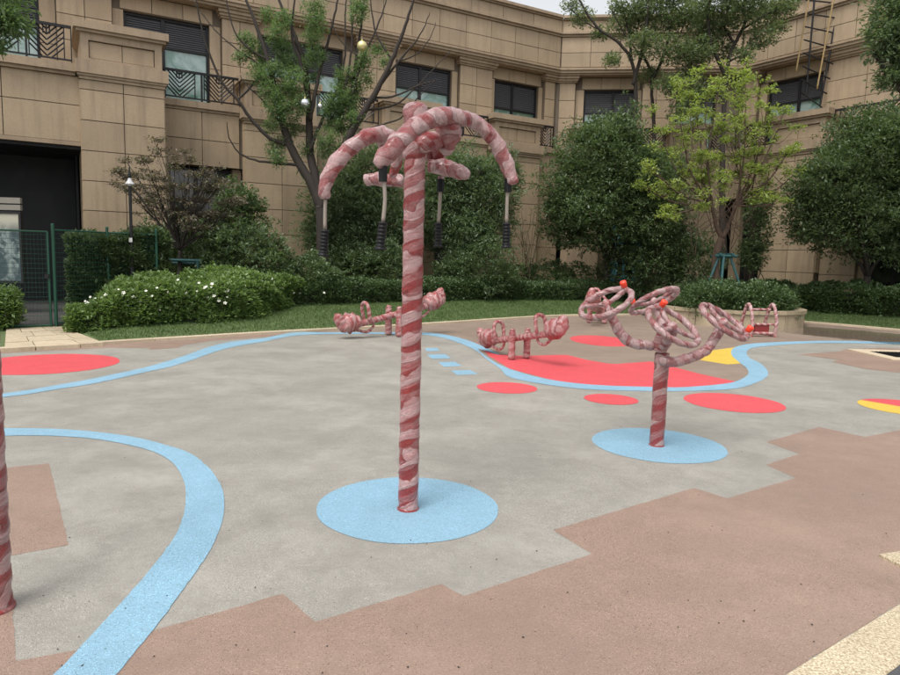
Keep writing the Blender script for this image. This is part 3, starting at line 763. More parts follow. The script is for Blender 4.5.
def limb(mb, a, b_, r0, r1, bend=.15, seg=7, n=7):
    a = np.array(a, float); b_ = np.array(b_, float); L = np.linalg.norm(b_-a); off = RNG.normal(size=3)*bend*L*.5
    path = [a+(b_-a)*t+off*math.sin(math.pi*t)+RNG.normal(size=3)*.012*L*(0 < t < 1) for t in np.linspace(0, 1, n)]
    mb.tube(path, list(np.linspace(r0, r1, n)), seg)
    return path
def tree(name, base, blobs, n, k, leaf, mat, bark, label, cat='tree', r=.12, fork=.35, group=None, spread=(.16, .16, .12), gap=.35, inner=.45, up=.2, droop=0, twigs=40, stems=1, fork_z=None, flat=.6):
    base = np.array(base, float); root = empty(name, base, label=label, cat=cat, group=group)
    bl = [(b[0]-base[0], b[1]-base[1], b[2]-base[2], *b[3:]) for b in blobs]
    pts, nr = shell(bl, n, ph=base[0]*1.7+base[1], inner=inner, gap=gap)
    v = leaves(pts, k, spread, leaf[0], leaf[1], up, droop, nr, flat)
    o = np_mesh('crown', v, 4, mat, root)
    tb = MB(); cz = min(b[2] for b in bl); fz = fork_z if fork_z is not None else max(.4, cz*fork)
    for sidx in range(stems):
        off = np.array([random.uniform(-.15, .15)*stems*.5, random.uniform(-.1, .1)*stems*.5, 0]) if stems > 1 else np.zeros(3)
        top = np.array([off[0]*2, off[1]*2, fz])
        path = limb(tb, off, top, r, r*.75, .06, 9, 6)
        for b in bl[sidx::stems]:
            pth = limb(tb, path[-1], (b[0], b[1], b[2]+b[5]*.1), r*.6, r*.28, .12)
            for j in range(max(3, twigs//len(bl))):
                q = pts[RNG.integers(len(pts))]
                if np.linalg.norm((q-np.array(b[:3]))/np.array(b[3:6])) < 1.3:
                    st = pth[RNG.integers(2, len(pth))]; limb(tb, st, q, r*.16, r*.05, .12, 5, 5)
    tb.build('trunk', bark, root, smooth=True)
    return root
def LM(*a, **k): return leafmat(*a, **k)
LF = {'dark': LM('dark_evergreen_leaf', (.048, .080, .038), (.17, .235, .115), .42, .35),
      'mid': LM('green_leaf', (.052, .088, .038), (.155, .22, .10), .45, .3),
      'soft': LM('soft_green_leaf', (.07, .112, .055), (.20, .27, .15), .5, .35),
      'yellow': LM('yellow_green_leaf', (.16, .22, .05), (.38, .46, .14), .5, .45),
      'grey': LM('grey_green_leaf', (.085, .125, .065), (.22, .275, .15), .5, .4),
      'bright': LM('bright_tuft_leaf', (.085, .145, .06), (.22, .32, .16), .5, .4),
      'maple': LM('brown_maple_leaf', (.085, .07, .055), (.21, .17, .13), .6, .3, (.13, .18, .08)),
      'hedge': LM('hedge_leaf', (.04, .072, .028), (.115, .18, .068), .42, .25),
      'gard': LM('fresh_hedge_leaf', (.075, .135, .038), (.26, .37, .13), .4, .35),
      'grass': LM('grass_blade', (.055, .10, .025), (.13, .20, .06), .6, .3)}

# ------------------------------------------------------------------ hedges
def hedge(name, path, hts, depth, n, mat, label, leaf=(.07, .04), base_z=None, k=5, lumpy=.10, cat='hedge', spread=(.06, .06, .05)):
    """path: front base line (world x,y); body lies behind it"""
    root = empty(name, (path[0][0], path[0][1], 0), label=label, cat=cat)
    O = np.array([path[0][0], path[0][1], 0.])
    pts = crom([(p[0], p[1], 0) for p in path], .25); pts = np.array(pts)
    d = np.concatenate([[0], np.cumsum(np.linalg.norm(np.diff(pts, axis=0), axis=1))]); tot = d[-1]
    hs_ = np.interp(np.linspace(0, 1, len(pts)), np.linspace(0, 1, len(hts)), hts)
    def frame(s):
        x = np.interp(s, d, pts[:, 0]); y = np.interp(s, d, pts[:, 1]); e = .05
        x2 = np.interp(np.minimum(s+e, tot), d, pts[:, 0]); y2 = np.interp(np.minimum(s+e, tot), d, pts[:, 1]); x1 = np.interp(np.maximum(s-e, 0), d, pts[:, 0]); y1 = np.interp(np.maximum(s-e, 0), d, pts[:, 1])
        tx, ty = x2-x1, y2-y1; l = np.hypot(tx, ty)+1e-9; return x, y, tx/l, ty/l, np.interp(s, d, hs_)
    s = RNG.random(n)*tot; t = RNG.random(n)
    x, y, tx, ty, H = frame(s)
    per = H+depth; q = t*(per)
    on_front = q < H
    dep = np.where(on_front, 0, q-H); z = np.where(on_front, q, H)
    # round the top front edge
    rr = .18; f = np.clip((z-(H-rr))/rr, 0, 1); dep = np.where(on_front, dep+rr*.6*f**2, dep); z = np.where(~on_front & (dep < rr), H-rr*.4*(1-dep/rr)**2, z)
    lum = lumpy*(np.sin(s*2.1+H*9)*.5+np.sin(s*5.3+z*7)*.35+np.sin(s*11+dep*9)*.25)+RNG.normal(size=n)*.03
    dep = dep-np.where(on_front, lum, 0); z = z+np.where(on_front, 0, lum)+ (np.sin(s*1.3)*.03)
    nx_, ny_ = -ty, tx
    px, py = x+nx_*dep, y+ny_*dep
    gzv = gz(px, py) if base_z is None else base_z
    c = np.stack([px-O[0], py-O[1], z+gzv], 1)
    out = np.stack([np.where(on_front, -nx_, 0)*1., np.where(on_front, -ny_, 0), np.where(on_front, .3, 1.)], 1)
    np_mesh('foliage', leaves(c, k, spread, leaf[0], leaf[1], .2, 0, out), 4, mat, root)
    # solid body inside; its dark colour paints the shade among the twigs
    m = MB(); ss = np.arange(0, tot, .25); ins = .10
    prev = None; vs = []; fs = []
    for i, sv in enumerate(ss):
        X, Y, TX, TY, HH = [float(a) for a in frame(np.array([sv]))[:5]] if False else [float(a[0]) for a in frame(np.array([sv]))]
        g = float(gz(X, Y)) if base_z is None else base_z
        for dp, zz in ((ins, -.05), (ins, HH*.75), (ins+.12, HH-ins), (depth-.05, HH-ins), (depth, -.05)):
            vs.append((X-TY*dp-O[0], Y+TX*dp-O[1], g+zz))
        if i:
            for j in range(4): fs.append(((i-1)*5+j, i*5+j, i*5+j+1, (i-1)*5+j+1))
    m.add(vs, fs); m.build('shade_core', MAT['hedgecore'], root)
    return root
MAT['hedgecore'] = simple('hedge_shade_core', (.022, .032, .014), .95, nscale=30, var=.5)  # near-black green stands in for the shaded, twiggy inside of the hedge

f1 = [G(66, 327, .15), G(110, 326.5, .15), G(150, 325.5, .15), G(230, 322, .15), (-3.6, 16.6, 0)]
h1 = hedge('flowering_hedge', f1, [.42, .60, .66, .7, .72, .7, .62], 1.35, 9000, LF['gard'], 'broad low hedge of fresh green leaves dotted with white flowers', leaf=(.085, .045), lumpy=.16)
back = [(-3.7, 16.3), (-2.3, 17.6), (-.9, 18.9), (.5, 20.1), (1.8, 21.2), (3.6, 22.3), (5.2, 22.9), (6.6, 22.9)]
hedge('clipped_hedge', back, [.5, .5, .52, .5, .5, .5, .5], .8, 9500, LF['hedge'], 'long dark clipped hedge running behind the lawn at the middle', leaf=(.06, .035), lumpy=.05)
rt = [(8.3, 21.9), (9.6, 21.9), (10.7, 21.0), (11.8, 19.6), (12.9, 18.0), (14.3, 16.2)]
hedge('clipped_hedge', rt, [.55, .62, .68, .68, .65, .6], 1.2, 8500, LF['hedge'], 'leafy hedge at the right behind the lawn and beside the planter', leaf=(.085, .05), lumpy=.13)
lb = [(-9.9, 13.8), (-7.95, 14.0), (-6.9, 14.6), (-5.6, 15.4)]
hedge('tall_hedge', [(-7.72, 13.72), (-7.05, 14.12), (-6.6, 14.5), (-6.15, 14.95)], [1.72, 1.74, 1.70, 1.5], .8, 6000, LF['dark'], 'tall dark hedge growing behind the green mesh fence at the left', leaf=(.10, .045), lumpy=.14)
# white flowers on the flowering hedge
fl = MB()
for i in range(5):
    a = 2*math.pi*i/5; r = .045
    fl.add([(0, 0, 0), (r*math.cos(a-.5), r*math.sin(a-.5), .012), (1.5*r*math.cos(a), 1.5*r*math.sin(a), .02), (r*math.cos(a+.5), r*math.sin(a+.5), .012)], [(0, 1, 2, 3)])
for (a) in np.linspace(0, 5, 4): fl.add([(0, 0, .004), (.02*math.cos(a), .02*math.sin(a), .02), (.02*math.cos(a+1.2), .02*math.sin(a+1.2), .03)], [(0, 1, 2)])
first = None
for (u, v) in [(106, 295), (133, 297), (146, 291), (157, 288), (178, 280), (197, 291), (192, 305), (219, 301), (229, 291), (243, 298), (246, 287), (268, 286), (266, 290), (272, 279), (303, 290), (128, 306), (212, 284), (87, 303), (160, 310), (236, 309), (115, 300), (140, 302), (152, 296), (168, 292), (185, 297), (205, 288), (208, 298), (225, 303), (238, 290), (255, 292), (262, 281), (282, 288), (290, 283), (98, 306), (120, 312), (175, 305), (199, 283), (247, 303), (275, 297)]+[(x_, 284+(330-x_)*.02+y_) for x_, y_ in zip(RNG.uniform(85, 325, 30), RNG.uniform(0, 16, 30))]:
    fx = np.array(f1)[:, :2]
    for Y in np.arange(12.5, 18, .02):
        p = P(u, v, Y); fy = np.interp(p[0], fx[:, 0], fx[:, 1])
        if p[1] > fy-.14 and p[2] < float(gz(p[0], p[1]))+.80: break
    p = p-np.array(h1.location)
    if first is None: first = fl.build('flower', MAT['petal'], h1); o = first
    else: o = first.copy(); COL.objects.link(o); o.parent = h1
    o.location = tuple(p); o.rotation_euler = (random.uniform(.6, 1.2), random.uniform(-.3, .3), random.uniform(-.5, .5)); s_ = random.uniform(.3, .7); o.scale = (s_, s_, s_)

# grass ---------------------------------------------------------------------
n = 95000
gx = RNG.uniform(-9.5, 14.5, n); gy = np.interp(gx, KX, KY)+.09+RNG.random(n)**.9*3.6
ok = (np.hypot(gx-PC[0], gy-PC[1]) > PR+.05) & ~((gx < G(104, 344.5)[0]-.02-(gy-11.1)*.80) & (gx > -8.6) & (gy < 15))
gx, gy = gx[ok], gy[ok]; n = len(gx); g0 = gz(gx, gy)
base = np.stack([gx, gy, g0], 1); an = RNG.random(n)*6.28; hh = RNG.uniform(.03, .065, n); wv = np.stack([np.cos(an), np.sin(an), np.zeros(n)], 1)*.007
tip = base+np.stack([RNG.normal(size=n)*.02, RNG.normal(size=n)*.02, hh], 1)
o = np_mesh('grass', np.stack([base-wv, base+wv, tip], 1).reshape(-1, 3), 3, LF['grass']); tag(o, 'short green lawn grass between the kerb and the hedges', 'grass', kind='stuff')

# ------------------------------------------------------------------ shrubs
def shrub(base, blobs, n, mat, label, leaf=(.08, .04), k=6, name='shrub', group=None, gap=.6, inner=.35, spread=(.09, .09, .07), cat='shrub', bark='bark2'):
    base = (base[0], base[1], float(gz(base[0], base[1])) if len(base) < 3 else base[2])
    return tree(name, base, blobs, n, k, leaf, mat, MAT[bark], label, cat, r=.03, fork=.3, group=group, spread=spread, gap=gap, inner=inner, twigs=16, stems=3, fork_z=.25)
def pb(u, v, Y, rx, rz_, ry=None):
    p = P(u, v, Y); return (p[0], p[1], p[2], rx, ry or rx, rz_)
shrub(P(247, 285, 16.6)[:2], [pb(247, 262, 16.7, 1.05, .95), pb(225, 268, 16.5, .6, .7), pb(270, 270, 16.6, .6, .7)], 1900, LF['dark'], 'big rounded dark glossy shrub behind the flowering hedge', leaf=(.10, .045))
shrub(P(312, 290, 17.4)[:2], [pb(313, 277, 17.4, .62, .55)], 700, LF['mid'], 'small rounded green shrub left of the tall wrapped pole', leaf=(.08, .04))
shrub(P(365, 290, 19.6)[:2], [pb(352, 272, 19.8, .8, .8), pb(385, 270, 19.6, .7, .75)], 1300, LF['dark'], 'dark spreading shrub directly behind the tall wrapped pole', leaf=(.10, .045))
shrub(P(478, 290, 21.3)[:2], [pb(476, 268, 21.3, 1.15, .9), pb(455, 275, 21.2, .7, .6), pb(500, 278, 21.1, .5, .6)], 2100, LF['dark'], 'dense dark dome shrub right of the tall wrapped pole', leaf=(.075, .04))
shrub(P(640, 285, 22.9)[:2], [pb(625, 270, 23.5, 1.0, 1.0), pb(655, 262, 23.2, 1.15, 1.2), pb(690, 264, 22.9, 1.0, 1.1), pb(672, 248, 23.3, .9, .9)], 3000, LF['dark'], 'dark spreading evergreen shrub left of the propped young tree', leaf=(.10, .045), inner=.5)
shrub(P(567, 285, 24.6)[:2], [pb(548, 277, 24.0, .9, .55), pb(577, 279, 24.0, .8, .5), pb(520, 278, 23.6, .8, .5)], 1300, LF['hedge'], 'low row of dark shrubs against the wall left of the round tree')
shrub(P(232, 260, 17.6)[:2], [pb(236, 205, 17.8, .55, .6), pb(228, 228, 17.6, .6, .6), pb(252, 215, 17.9, .4, .5)], 800, LF['mid'], 'light green bush rising beside the brown leaved maple', leaf=(.10, .05), gap=.35)
shrub(P(185, 280, 17.6)[:2], [pb(170, 262, 17.7, .8, .75), pb(200, 258, 17.7, .8, .85), pb(150, 255, 17.8, .7, .8)], 1500, LF['dark'], 'dark leafy shrub behind the brown maple and its teal frame', leaf=(.09, .045))
# planter shrubs
pbase = .3
shrub((7.2, 18.3, pbase), [(6.95, 18.15, .62, .85, .7, .5), (7.6, 18.0, .62, .85, .7, .52)], 1500, LF['hedge'], 'left clipped mound of shrubs inside the round stone planter', leaf=(.07, .04))
shrub((8.4, 18.5, pbase), [(8.35, 18.25, .6, .8, .7, .5), (8.9, 18.9, .55, .65, .7, .48)], 1500, LF['hedge'], 'right clipped mound of shrubs inside the round stone planter', leaf=(.07, .04))
shrub((7.3, 20.1, pbase), [(6.6, 19.4, .55, .7, .8, .45), (7.6, 20.2, .6, 1.1, .8, .5)], 1200, LF['hedge'], 'rear clipped shrub inside the planter behind the propped tree', leaf=(.07, .04))
shrub((-8.5, 12.6), [(-8.55, 12.6, .42, .5, .55, .36)], 700, LF['gard'], 'small fresh green bush at the left edge beside the stone path', leaf=(.085, .045))

# thin upright shrub against the wall
root = empty('wispy_shrub', P(528, 292, 23.2), label='sparse upright olive shrub with thin stems before the stone pier', cat='shrub'); b0 = np.array(root.location)
tb = MB(); cl = []
for i in range(16):
    tip = P(random.uniform(500, 556), random.uniform(205, 250), 23.2+random.uniform(-.5, .5))-b0
    pth = limb(tb, (random.uniform(-.1, .1), random.uniform(-.1, .1), 0), tip, .014, .005, .1, 5, 8); cl += pth[3:]
tb.build('stem', MAT['twig'], root)
np_mesh('crown', leaves(np.array(cl), 8, (.16, .16, .16), .13, .02, .35), 4, LF['soft'], root)

# ------------------------------------------------------------------ trees
# background masses behind the tall pole
tree('leafy_tree', (*P(350, 290, 20.8)[:2], .3), [pb(345, 205, 21.2, 1.3, 1.2), pb(372, 175, 21.5, 1.1, 1.0), pb(330, 240, 20.9, .9, .9), pb(385, 222, 21.0, 1.1, 1.1), pb(360, 245, 20.8, 1.0, .7)],
     3600, 8, (.15, .04), LF['soft'], MAT['bark2'], 'bushy green tree behind the left arm of the tall wrapped pole', r=.07, stems=3, droop=.2, spread=(.2, .2, .1), gap=.5, inner=.6)
tree('leafy_tree', (*P(455, 285, 22.2)[:2], .35), [pb(452, 180, 22.6, 1.3, 1.1), pb(485, 200, 22.5, 1.2, 1.2), pb(430, 215, 22.2, 1.0, 1.1), pb(470, 235, 22.1, 1.2, .9), pb(500, 175, 22.8, .7, .8)],
     3800, 8, (.15, .04), LF['soft'], MAT['bark2'], 'bushy green tree behind the right arm of the tall wrapped pole', r=.07, stems=3, droop=.2, spread=(.2, .2, .1), gap=.5, inner=.6)
# round tree in the middle
tree('round_tree', (*P(612, 290, 23.2)[:2], .38), [pb(606, 165, 23.6, 1.75, 1.65), pb(580, 195, 23.4, 1.35, 1.25), pb(640, 185, 23.4, 1.5, 1.4), pb(600, 215, 23.2, 1.6, 1.15), pb(650, 222, 23.2, 1.15, 1.0), pb(565, 222, 23.5, .8, .8), pb(606, 138, 23.6, .95, .75)],
     6000, 8, (.12, .055), LF['dark'], MAT['bark'], 'dense round evergreen tree in front of the inner corner of the building', r=.10, stems=2, gap=.62, inner=.45, fork_z=1.1)
# right round tree
tree('round_tree', (*P(857, 288, 20.4)[:2], .35), [pb(868, 165, 20.6, 1.65, 1.5), pb(835, 190, 20.4, 1.3, 1.3), pb(905, 180, 20.5, 1.6, 1.6), pb(850, 222, 20.3, 1.4, 1.0), pb(900, 230, 20.3, 1.3, .9), pb(813, 214, 20.4, .8, .95), pb(880, 130, 20.6, 1.0, .7)],
     6200, 8, (.115, .05), LF['dark'], MAT['bark'], 'dense round evergreen tree at the right edge before the building', r=.10, stems=2, gap=.62, inner=.45, fork_z=1.0)
# tall trees behind the round tree: visible stems and open crown
def limbtree(name, base, limbs, tufts, mat, bark, label, leaf, k, spread, nper, cat='tree', Y=None, extra=None, up=.3, droop=0, fuzz=1.0):
    base = np.array(base, float); root = empty(name, base, label=label, cat=cat)
    tb = MB()
    for pth, r0, r1 in limbs:
        q = crom([np.array(p)-base for p in pth], .12); n = len(q)
        q = [x+RNG.normal(size=3)*.006 for x in q]
        tb.tube(q, list(np.linspace(r0, r1, n)), 8)
    cl = []
    for t_ in tufts:
        c = np.array(t_[:3])-base; r = t_[3]; m = int(nper*r*r*18)
        pp = c+unit(m)*RNG.random((m, 1))**.45*r*np.array([1, 1, t_[4] if len(t_) > 4 else .8]); cl.append(pp)
        for j in range(min(5, m)):
            limb(tb, c+RNG.normal(size=3)*r*.15, pp[j], .010*fuzz, .004, .1, 4, 4)
    cl = np.concatenate(cl)
    np_mesh('crown', leaves(cl, k, spread, leaf[0], leaf[1], up, droop), 4, mat, root)
    tb.build('trunk', bark, root, smooth=True)
    return root
def Q(l, Y, jit=0): return [P(u, v, Y+(jit*i)) for i, (u, v) in enumerate(l)]
Y = 24.3
lb_ = [(Q([(628, 275), (632, 200), (634, 131), (636, 95), (632, 62), (618, 42), (600, 30), (586, 12), (575, -10)], Y), .13, .03),
       (Q([(633, 85), (640, 60), (645, 35), (650, -10)], Y, -.15), .07, .03), (Q([(632, 64), (628, 30), (618, -10)], Y, .2), .05, .02),
       (Q([(650, 275), (654, 150), (652, 95), (650, 70), (642, 50), (648, 20), (655, -12)], Y+.3), .10, .03), (Q([(652, 80), (664, 55), (670, 30), (674, -5)], Y+.2, .1), .06, .02),
       (Q([(640, 55), (622, 30), (612, 10)], Y, -.2), .03, .015), (Q([(600, 30), (585, 22), (570, 8)], Y), .025, .012), (Q([(664, 55), (680, 35), (690, 5)], Y+.3), .03, .015)]
tf = [(*P(u, v, Y+random.uniform(-.7, .7)), r, .75) for (u, v, r) in [(612, 60, .3), (582, 18, .45), (572, 4, .4), (600, 35, .35), (628, 25, .75), (645, 45, .7), (660, 20, .9), (640, 5, .8), (672, 50, .7), (618, 8, .4), (690, 20, .8), (680, -5, .9), (650, 75, .45), (695, 60, .7), (690, 90, .75), (668, 85, .5), (655, -15, .8), (612, 58, .2), (705, 40, .7), (683, 112, .55), (612, 62, .22)]]
limbtree('tall_tree', P(640, 285, Y), lb_, tf, LF['grey'], MAT['bark'], 'tall slender tree rising above the roofline behind the round tree', (.115, .045), 7, (.17, .17, .13), 26)
Y = 23.6
lb_ = [(Q([(724, 270), (722, 180), (725, 90), (730, 55), (742, 30), (752, 5), (758, -15)], Y), .13, .04), (Q([(725, 75), (712, 45), (708, 20), (712, -10)], Y, -.1), .07, .03),
       (Q([(735, 45), (722, 20), (725, -10)], Y, .2), .05, .02), (Q([(742, 30), (765, 15), (790, 5)], Y), .04, .015), (Q([(728, 62), (755, 48), (775, 35)], Y, .1), .035, .015), (Q([(724, 100), (700, 75), (690, 60)], Y), .04, .015)]
tf = [(*P(u, v, Y+random.uniform(-.7, .7)), r, .7) for (u, v, r) in [(715, 25, .8), (740, 10, .85), (765, 15, .7), (785, 8, .5), (725, 50, .5), (760, 38, .55), (778, 28, .35), (700, 50, .6), (745, -10, .9), (790, -8, .5), (705, 5, .7), (745, 55, .4), (690, 75, .4)]]
limbtree('tall_tree', P(724, 285, Y), lb_, tf, LF['grey'], MAT['bark'], 'tall tree rising behind the yellow green propped tree', (.115, .045), 7, (.17, .17, .13), 26)
# yellow-green young tree in the planter
Yp = 19.3; bz = np.array([7.62, 19.25, .33])
lb_ = [([bz, P(715, 262, Yp), P(722, 238, Yp)], .13, .10)]
ends = [(660, 130), (690, 95), (720, 80), (745, 75), (770, 90), (785, 110), (650, 165), (675, 150), (705, 110), (735, 105), (760, 125), (790, 150), (800, 170), (640, 185), (700, 160), (770, 165), (730, 140), (665, 215), (785, 200), (755, 150), (680, 120)]
tf = []
forks = [P(722, 238, Yp), P(716, 225, Yp), P(728, 226, Yp+.2), P(712, 205, Yp-.1), P(736, 205, Yp)]
lb_ += [([forks[0], forks[1], forks[3]], .07, .045), ([forks[0], forks[2], forks[4]], .07, .045)]
for i, e in enumerate(ends):
    f = forks[3] if e[0] < 722 else forks[4]; ye = Yp+random.uniform(-1.1, 1.0); tip = P(e[0], e[1], ye)
    mid = f+(tip-f)*.45+np.array([random.uniform(-.15, .15)+(.18 if e[0] > 722 else -.18), 0, random.uniform(-.25, .0)])
    lb_.append(([f, mid, tip], .028, .008))
    for j in range(4):
        t = random.uniform(.35, 1.0); q = f+(tip-f)*t+RNG.normal(size=3)*np.array([.25, .25, .2]); lb_.append(([mid if t < .6 else mid+(tip-mid)*.4, (mid+q)/2+RNG.normal(size=3)*.05, q], .011, .004)); tf.append((*q, random.uniform(.12, .24), .45))
    tf.append((*tip, random.uniform(.16, .26), .5))
for i in range(150):
    uu_ = random.gauss(720, 44); vv_ = 62+140*random.random()**1.3
    if abs(uu_-720) < 34+(vv_-60)*.8: tf.append((*P(uu_, vv_, Yp+random.uniform(-1.2, 1.2)), random.uniform(.08, .20), .6))
# thin bare suckers
for i in range(26):
    a = P(random.uniform(690, 745), random.uniform(225, 260), Yp+random.uniform(-.3, .3)); b_ = P(random.uniform(655, 800), random.uniform(130, 200), Yp+random.uniform(-.8, .8)); lb_.append(([a, (a+b_)/2+RNG.normal(size=3)*.12, b_], .010, .004))
limbtree('young_tree', bz, lb_, tf, LF['yellow'], MAT['bark2'], 'yellow green young tree with bare twigs standing in the round planter', (.105, .045), 5, (.13, .13, .07), 24, up=.05, fuzz=.8)
# dark slanting limb seen left of it
tree('sapling', (*P(760, 285, 21.6)[:2], .35), [pb(757, 232, 21.6, .45, .9), pb(762, 205, 21.7, .35, .6), pb(752, 255, 21.5, .4, .5)], 500, 6, (.11, .05), LF['mid'], MAT['twig'], 'slim green sapling between the planter and the dark ground floor window', r=.03, stems=3, gap=.3, fork_z=.5)
# tripod supports of the young tree
tp = empty('tree_prop', (*bz[:2], .33), label='teal tripod prop around the trunk of the young tree in the planter', cat='tree prop')
for a in (-2.7, -1.9, -.5, 1.4):
    m = MB(); foot = np.array([.78*math.cos(a), .6*math.sin(a), 0]); m.tube([foot, np.array([.15*math.cos(a), .15*math.sin(a), 1.55])], .035, 8); m.build('leg', MAT['teal_metal'], tp)
for q in (((-.3, -.16, 1.50), (.32, -.16, 1.50)), ((-.3, .16, 1.48), (.32, .16, 1.48)), ((-.17, -.24, 1.55), (-.17, .24, 1.55)), ((.17, -.24, 1.55), (.17, .24, 1.55))):
    m = MB(); m.tube(q, .036, 8); m.build('crossbar', MAT['teal_metal'], tp)
# teal guard frame of the maple at left
mb_ = P(179, 285, 16.2); mz = float(gz(mb_[0], mb_[1]))
gp = empty('tree_prop', (mb_[0], mb_[1], mz), label='low teal timber frame around the maple trunk behind the flowering hedge', cat='tree prop')
for x in (-.62, .5):
    m = MB(); m.tube([(x, -.1, 0), (x, -.1, .95)], .04, 8); m.build('leg', MAT['teal_metal'], gp)
m = MB(); m.tube([(-.72, -.1, .97), (.62, -.1, .97)], .035, 8); m.tube([(-.6, .12, .9), (.5, .12, .9)], .03, 8); m.build('crossbar', MAT['teal_metal'], gp)
# brown maple
Y = 16.2; B0 = np.array([mb_[0], mb_[1], mz])
f0 = P(180, 250, Y); lb_ = [([B0, P(180, 268, Y), f0], .07, .05)]; tf = []
for (u, v) in [(118, 172), (128, 190), (145, 160), (160, 150), (175, 165), (190, 160), (205, 170), (220, 185), (232, 200), (215, 215), (150, 205), (135, 175), (165, 190), (200, 200), (185, 190), (155, 178), (170, 215), (210, 230), (140, 228), (195, 175), (225, 205), (125, 160), (205, 185), (190, 220)]:
    ye = Y+random.uniform(-.7, .7); tip = P(u, v, ye); mid = f0+(tip-f0)*.5+np.array([random.uniform(-.1, .1), 0, random.uniform(-.12, .1)]); lb_.append(([f0, mid, tip], .022, .006))
    for j in range(5):
        q = mid+(tip-mid)*random.uniform(.2, 1.15)+RNG.normal(size=3)*np.array([.2, .2, .12]); lb_.append(([mid, (mid+q)/2+RNG.normal(size=3)*.03, q], .008, .003)); tf.append((*q, random.uniform(.12, .24), .35))
    tf.append((*tip, .25, .4))
limbtree('maple_tree', B0, lb_, tf, LF['maple'], MAT['bark'], 'small spreading maple with dull brown leaves behind the lamp post', (.075, .035), 4, (.09, .09, .03), 26, up=.0, fuzz=.6)

# big pruned tree left with tufted limbs
Y = 18.6; B0 = np.array([*P(322, 285, Y)[:2], .3])
def L_(l, r0, r1, dy=0.0, d0=0): return (Q(l, Y+d0, dy), r0, r1)
lb_ = [([B0, P(322, 240, Y), P(321, 205, Y)], .17, .15),
       L_([(321, 208), (312, 185), (300, 165), (290, 145), (284, 128), (276, 95), (268, 60), (256, 25), (240, -15)], .14, .025),
       L_([(321, 208), (316, 180), (310, 150), (309, 110), (306, 75), (300, 50), (288, 20), (272, -15)], .13, .025, .05),
       L_([(321, 208), (330, 180), (342, 150), (356, 125), (368, 105), (378, 88), (392, 60), (402, 35), (412, 5), (418, -15)], .14, .02, -.05),
       L_([(310, 120), (320, 70), (330, 35), (340, -12)], .06, .02, .1), L_([(306, 90), (300, 60), (292, 35), (296, -12)], .05, .018, -.1),
       L_([(290, 145), (270, 138), (250, 118), (238, 100), (222, 82), (208, 50), (200, 20), (195, -8)], .055, .012, -.12), L_([(238, 100), (262, 70), (240, 52), (215, 30), (192, 0)], .03, .01, .05),
       L_([(300, 165), (275, 163), (255, 160), (240, 153), (229, 138), (227, 122)], .045, .01, -.1), L_([(268, 60), (245, 45), (232, 25), (225, -10)], .03, .012),
       L_([(356, 125), (372, 100), (392, 97), (420, 85), (438, 80)], .045, .012, -.1), L_([(368, 110), (395, 105), (415, 88), (440, 62), (452, 50)], .03, .008, .1), L_([(378, 88), (400, 60), (420, 35), (430, 12)], .04, .010, .1),
       L_([(350, 140), (372, 128), (400, 118), (420, 95), (435, 80)], .035, .008, -.15), L_([(400, 60), (416, 55), (430, 38), (436, 22)], .02, .007), L_([(335, 160), (350, 130), (352, 95), (356, 60), (362, 20), (366, -12)], .06, .02, .1),
       L_([(352, 95), (362, 60), (378, 25), (390, -12)], .04, .012, .1), L_([(310, 150), (322, 120), (335, 95), (345, 55), (345, 15), (348, -12)], .05, .015, .1), L_([(392, 60), (375, 30), (370, -12)], .03, .012), L_([(362, 60), (340, 40), (330, 18)], .02, .008),
       L_([(345, 90), (352, 40), (350, -12)], .035, .015, .2), L_([(284, 128), (262, 100), (246, 85), (240, 75)], .03, .01)]
tuf = [(246, 40, .22), (252, 50, .25), (240, 58, .18), (262, 62, .22), (278, 38, .3), (282, 50, .25), (290, 65, .3), (296, 80, .3), (282, 85, .3), (272, 95, .3), (265, 80, .25), (258, 74, .25), (268, 15, .2), (283, 20, .25), (314, 8, .3), (316, 25, .28), (312, 40, .25), (318, 55, .22), (360, 5, .25), (358, 16, .22), (378, 50, .18), (385, 62, .16), (366, 58, .2), (360, 68, .22),
       (345, 80, .3), (352, 92, .3), (338, 95, .25), (340, 110, .3), (332, 120, .3), (348, 105, .25), (330, 105, .22), (342, 128, .25), (328, 138, .25), (300, 105, .25), (288, 110, .3), (280, 118, .28), (274, 106, .25), (295, 128, .22), (286, 140, .22), (275, 150, .25), (278, 160, .2), (290, 95, .25), (315, 80, .18), (366, 80, .2), (356, 118, .2), (312, 62, .2), (276, 70, .2), (325, 150, .22), (338, 150, .2), (270, 128, .18), (305, 150, .18)]
tf = [(*P(u, v, Y+random.uniform(-.35, .35)), r*1.2, 1.0) for (u, v, r) in tuf]
limbtree('pruned_tree', B0, lb_, tf, LF['bright'], MAT['bark'], 'large pruned tree with dark bare limbs and bright leaf tufts', (.095, .026), 9, (.10, .10, .10), 48, up=.25)
# small wiry bare twigs at limb ends are part of it; ornaments hang in it
def ball(p, r, mat, label):
    root = empty('ball_ornament', p, label=label, cat='ornament'); m = MB(); m.lathe([(r*math.sin(t), -r*math.cos(t)) for t in np.linspace(0.02, math.pi-.02, 12)], seg=20); m.build('ball', mat, root, smooth=True)
    m = MB(); m.lathe([(.02, r*.97), (.02, r+.03), (.004, r+.035), (.004, r+.12)], seg=8); m.build('cap', MAT['gold'], root); return root
ball(P(362, 46, 18.1), .13, MAT['gold'], 'shiny gold ball hanging high in the pruned tree')
ball(P(305, 103, 18.0), .115, MAT['silver'], 'shiny silver ball hanging left of centre in the pruned tree')
ball(P(320, 106, 18.2), .07, MAT['silver'], 'tiny silver ball hanging just right of the larger silver one')

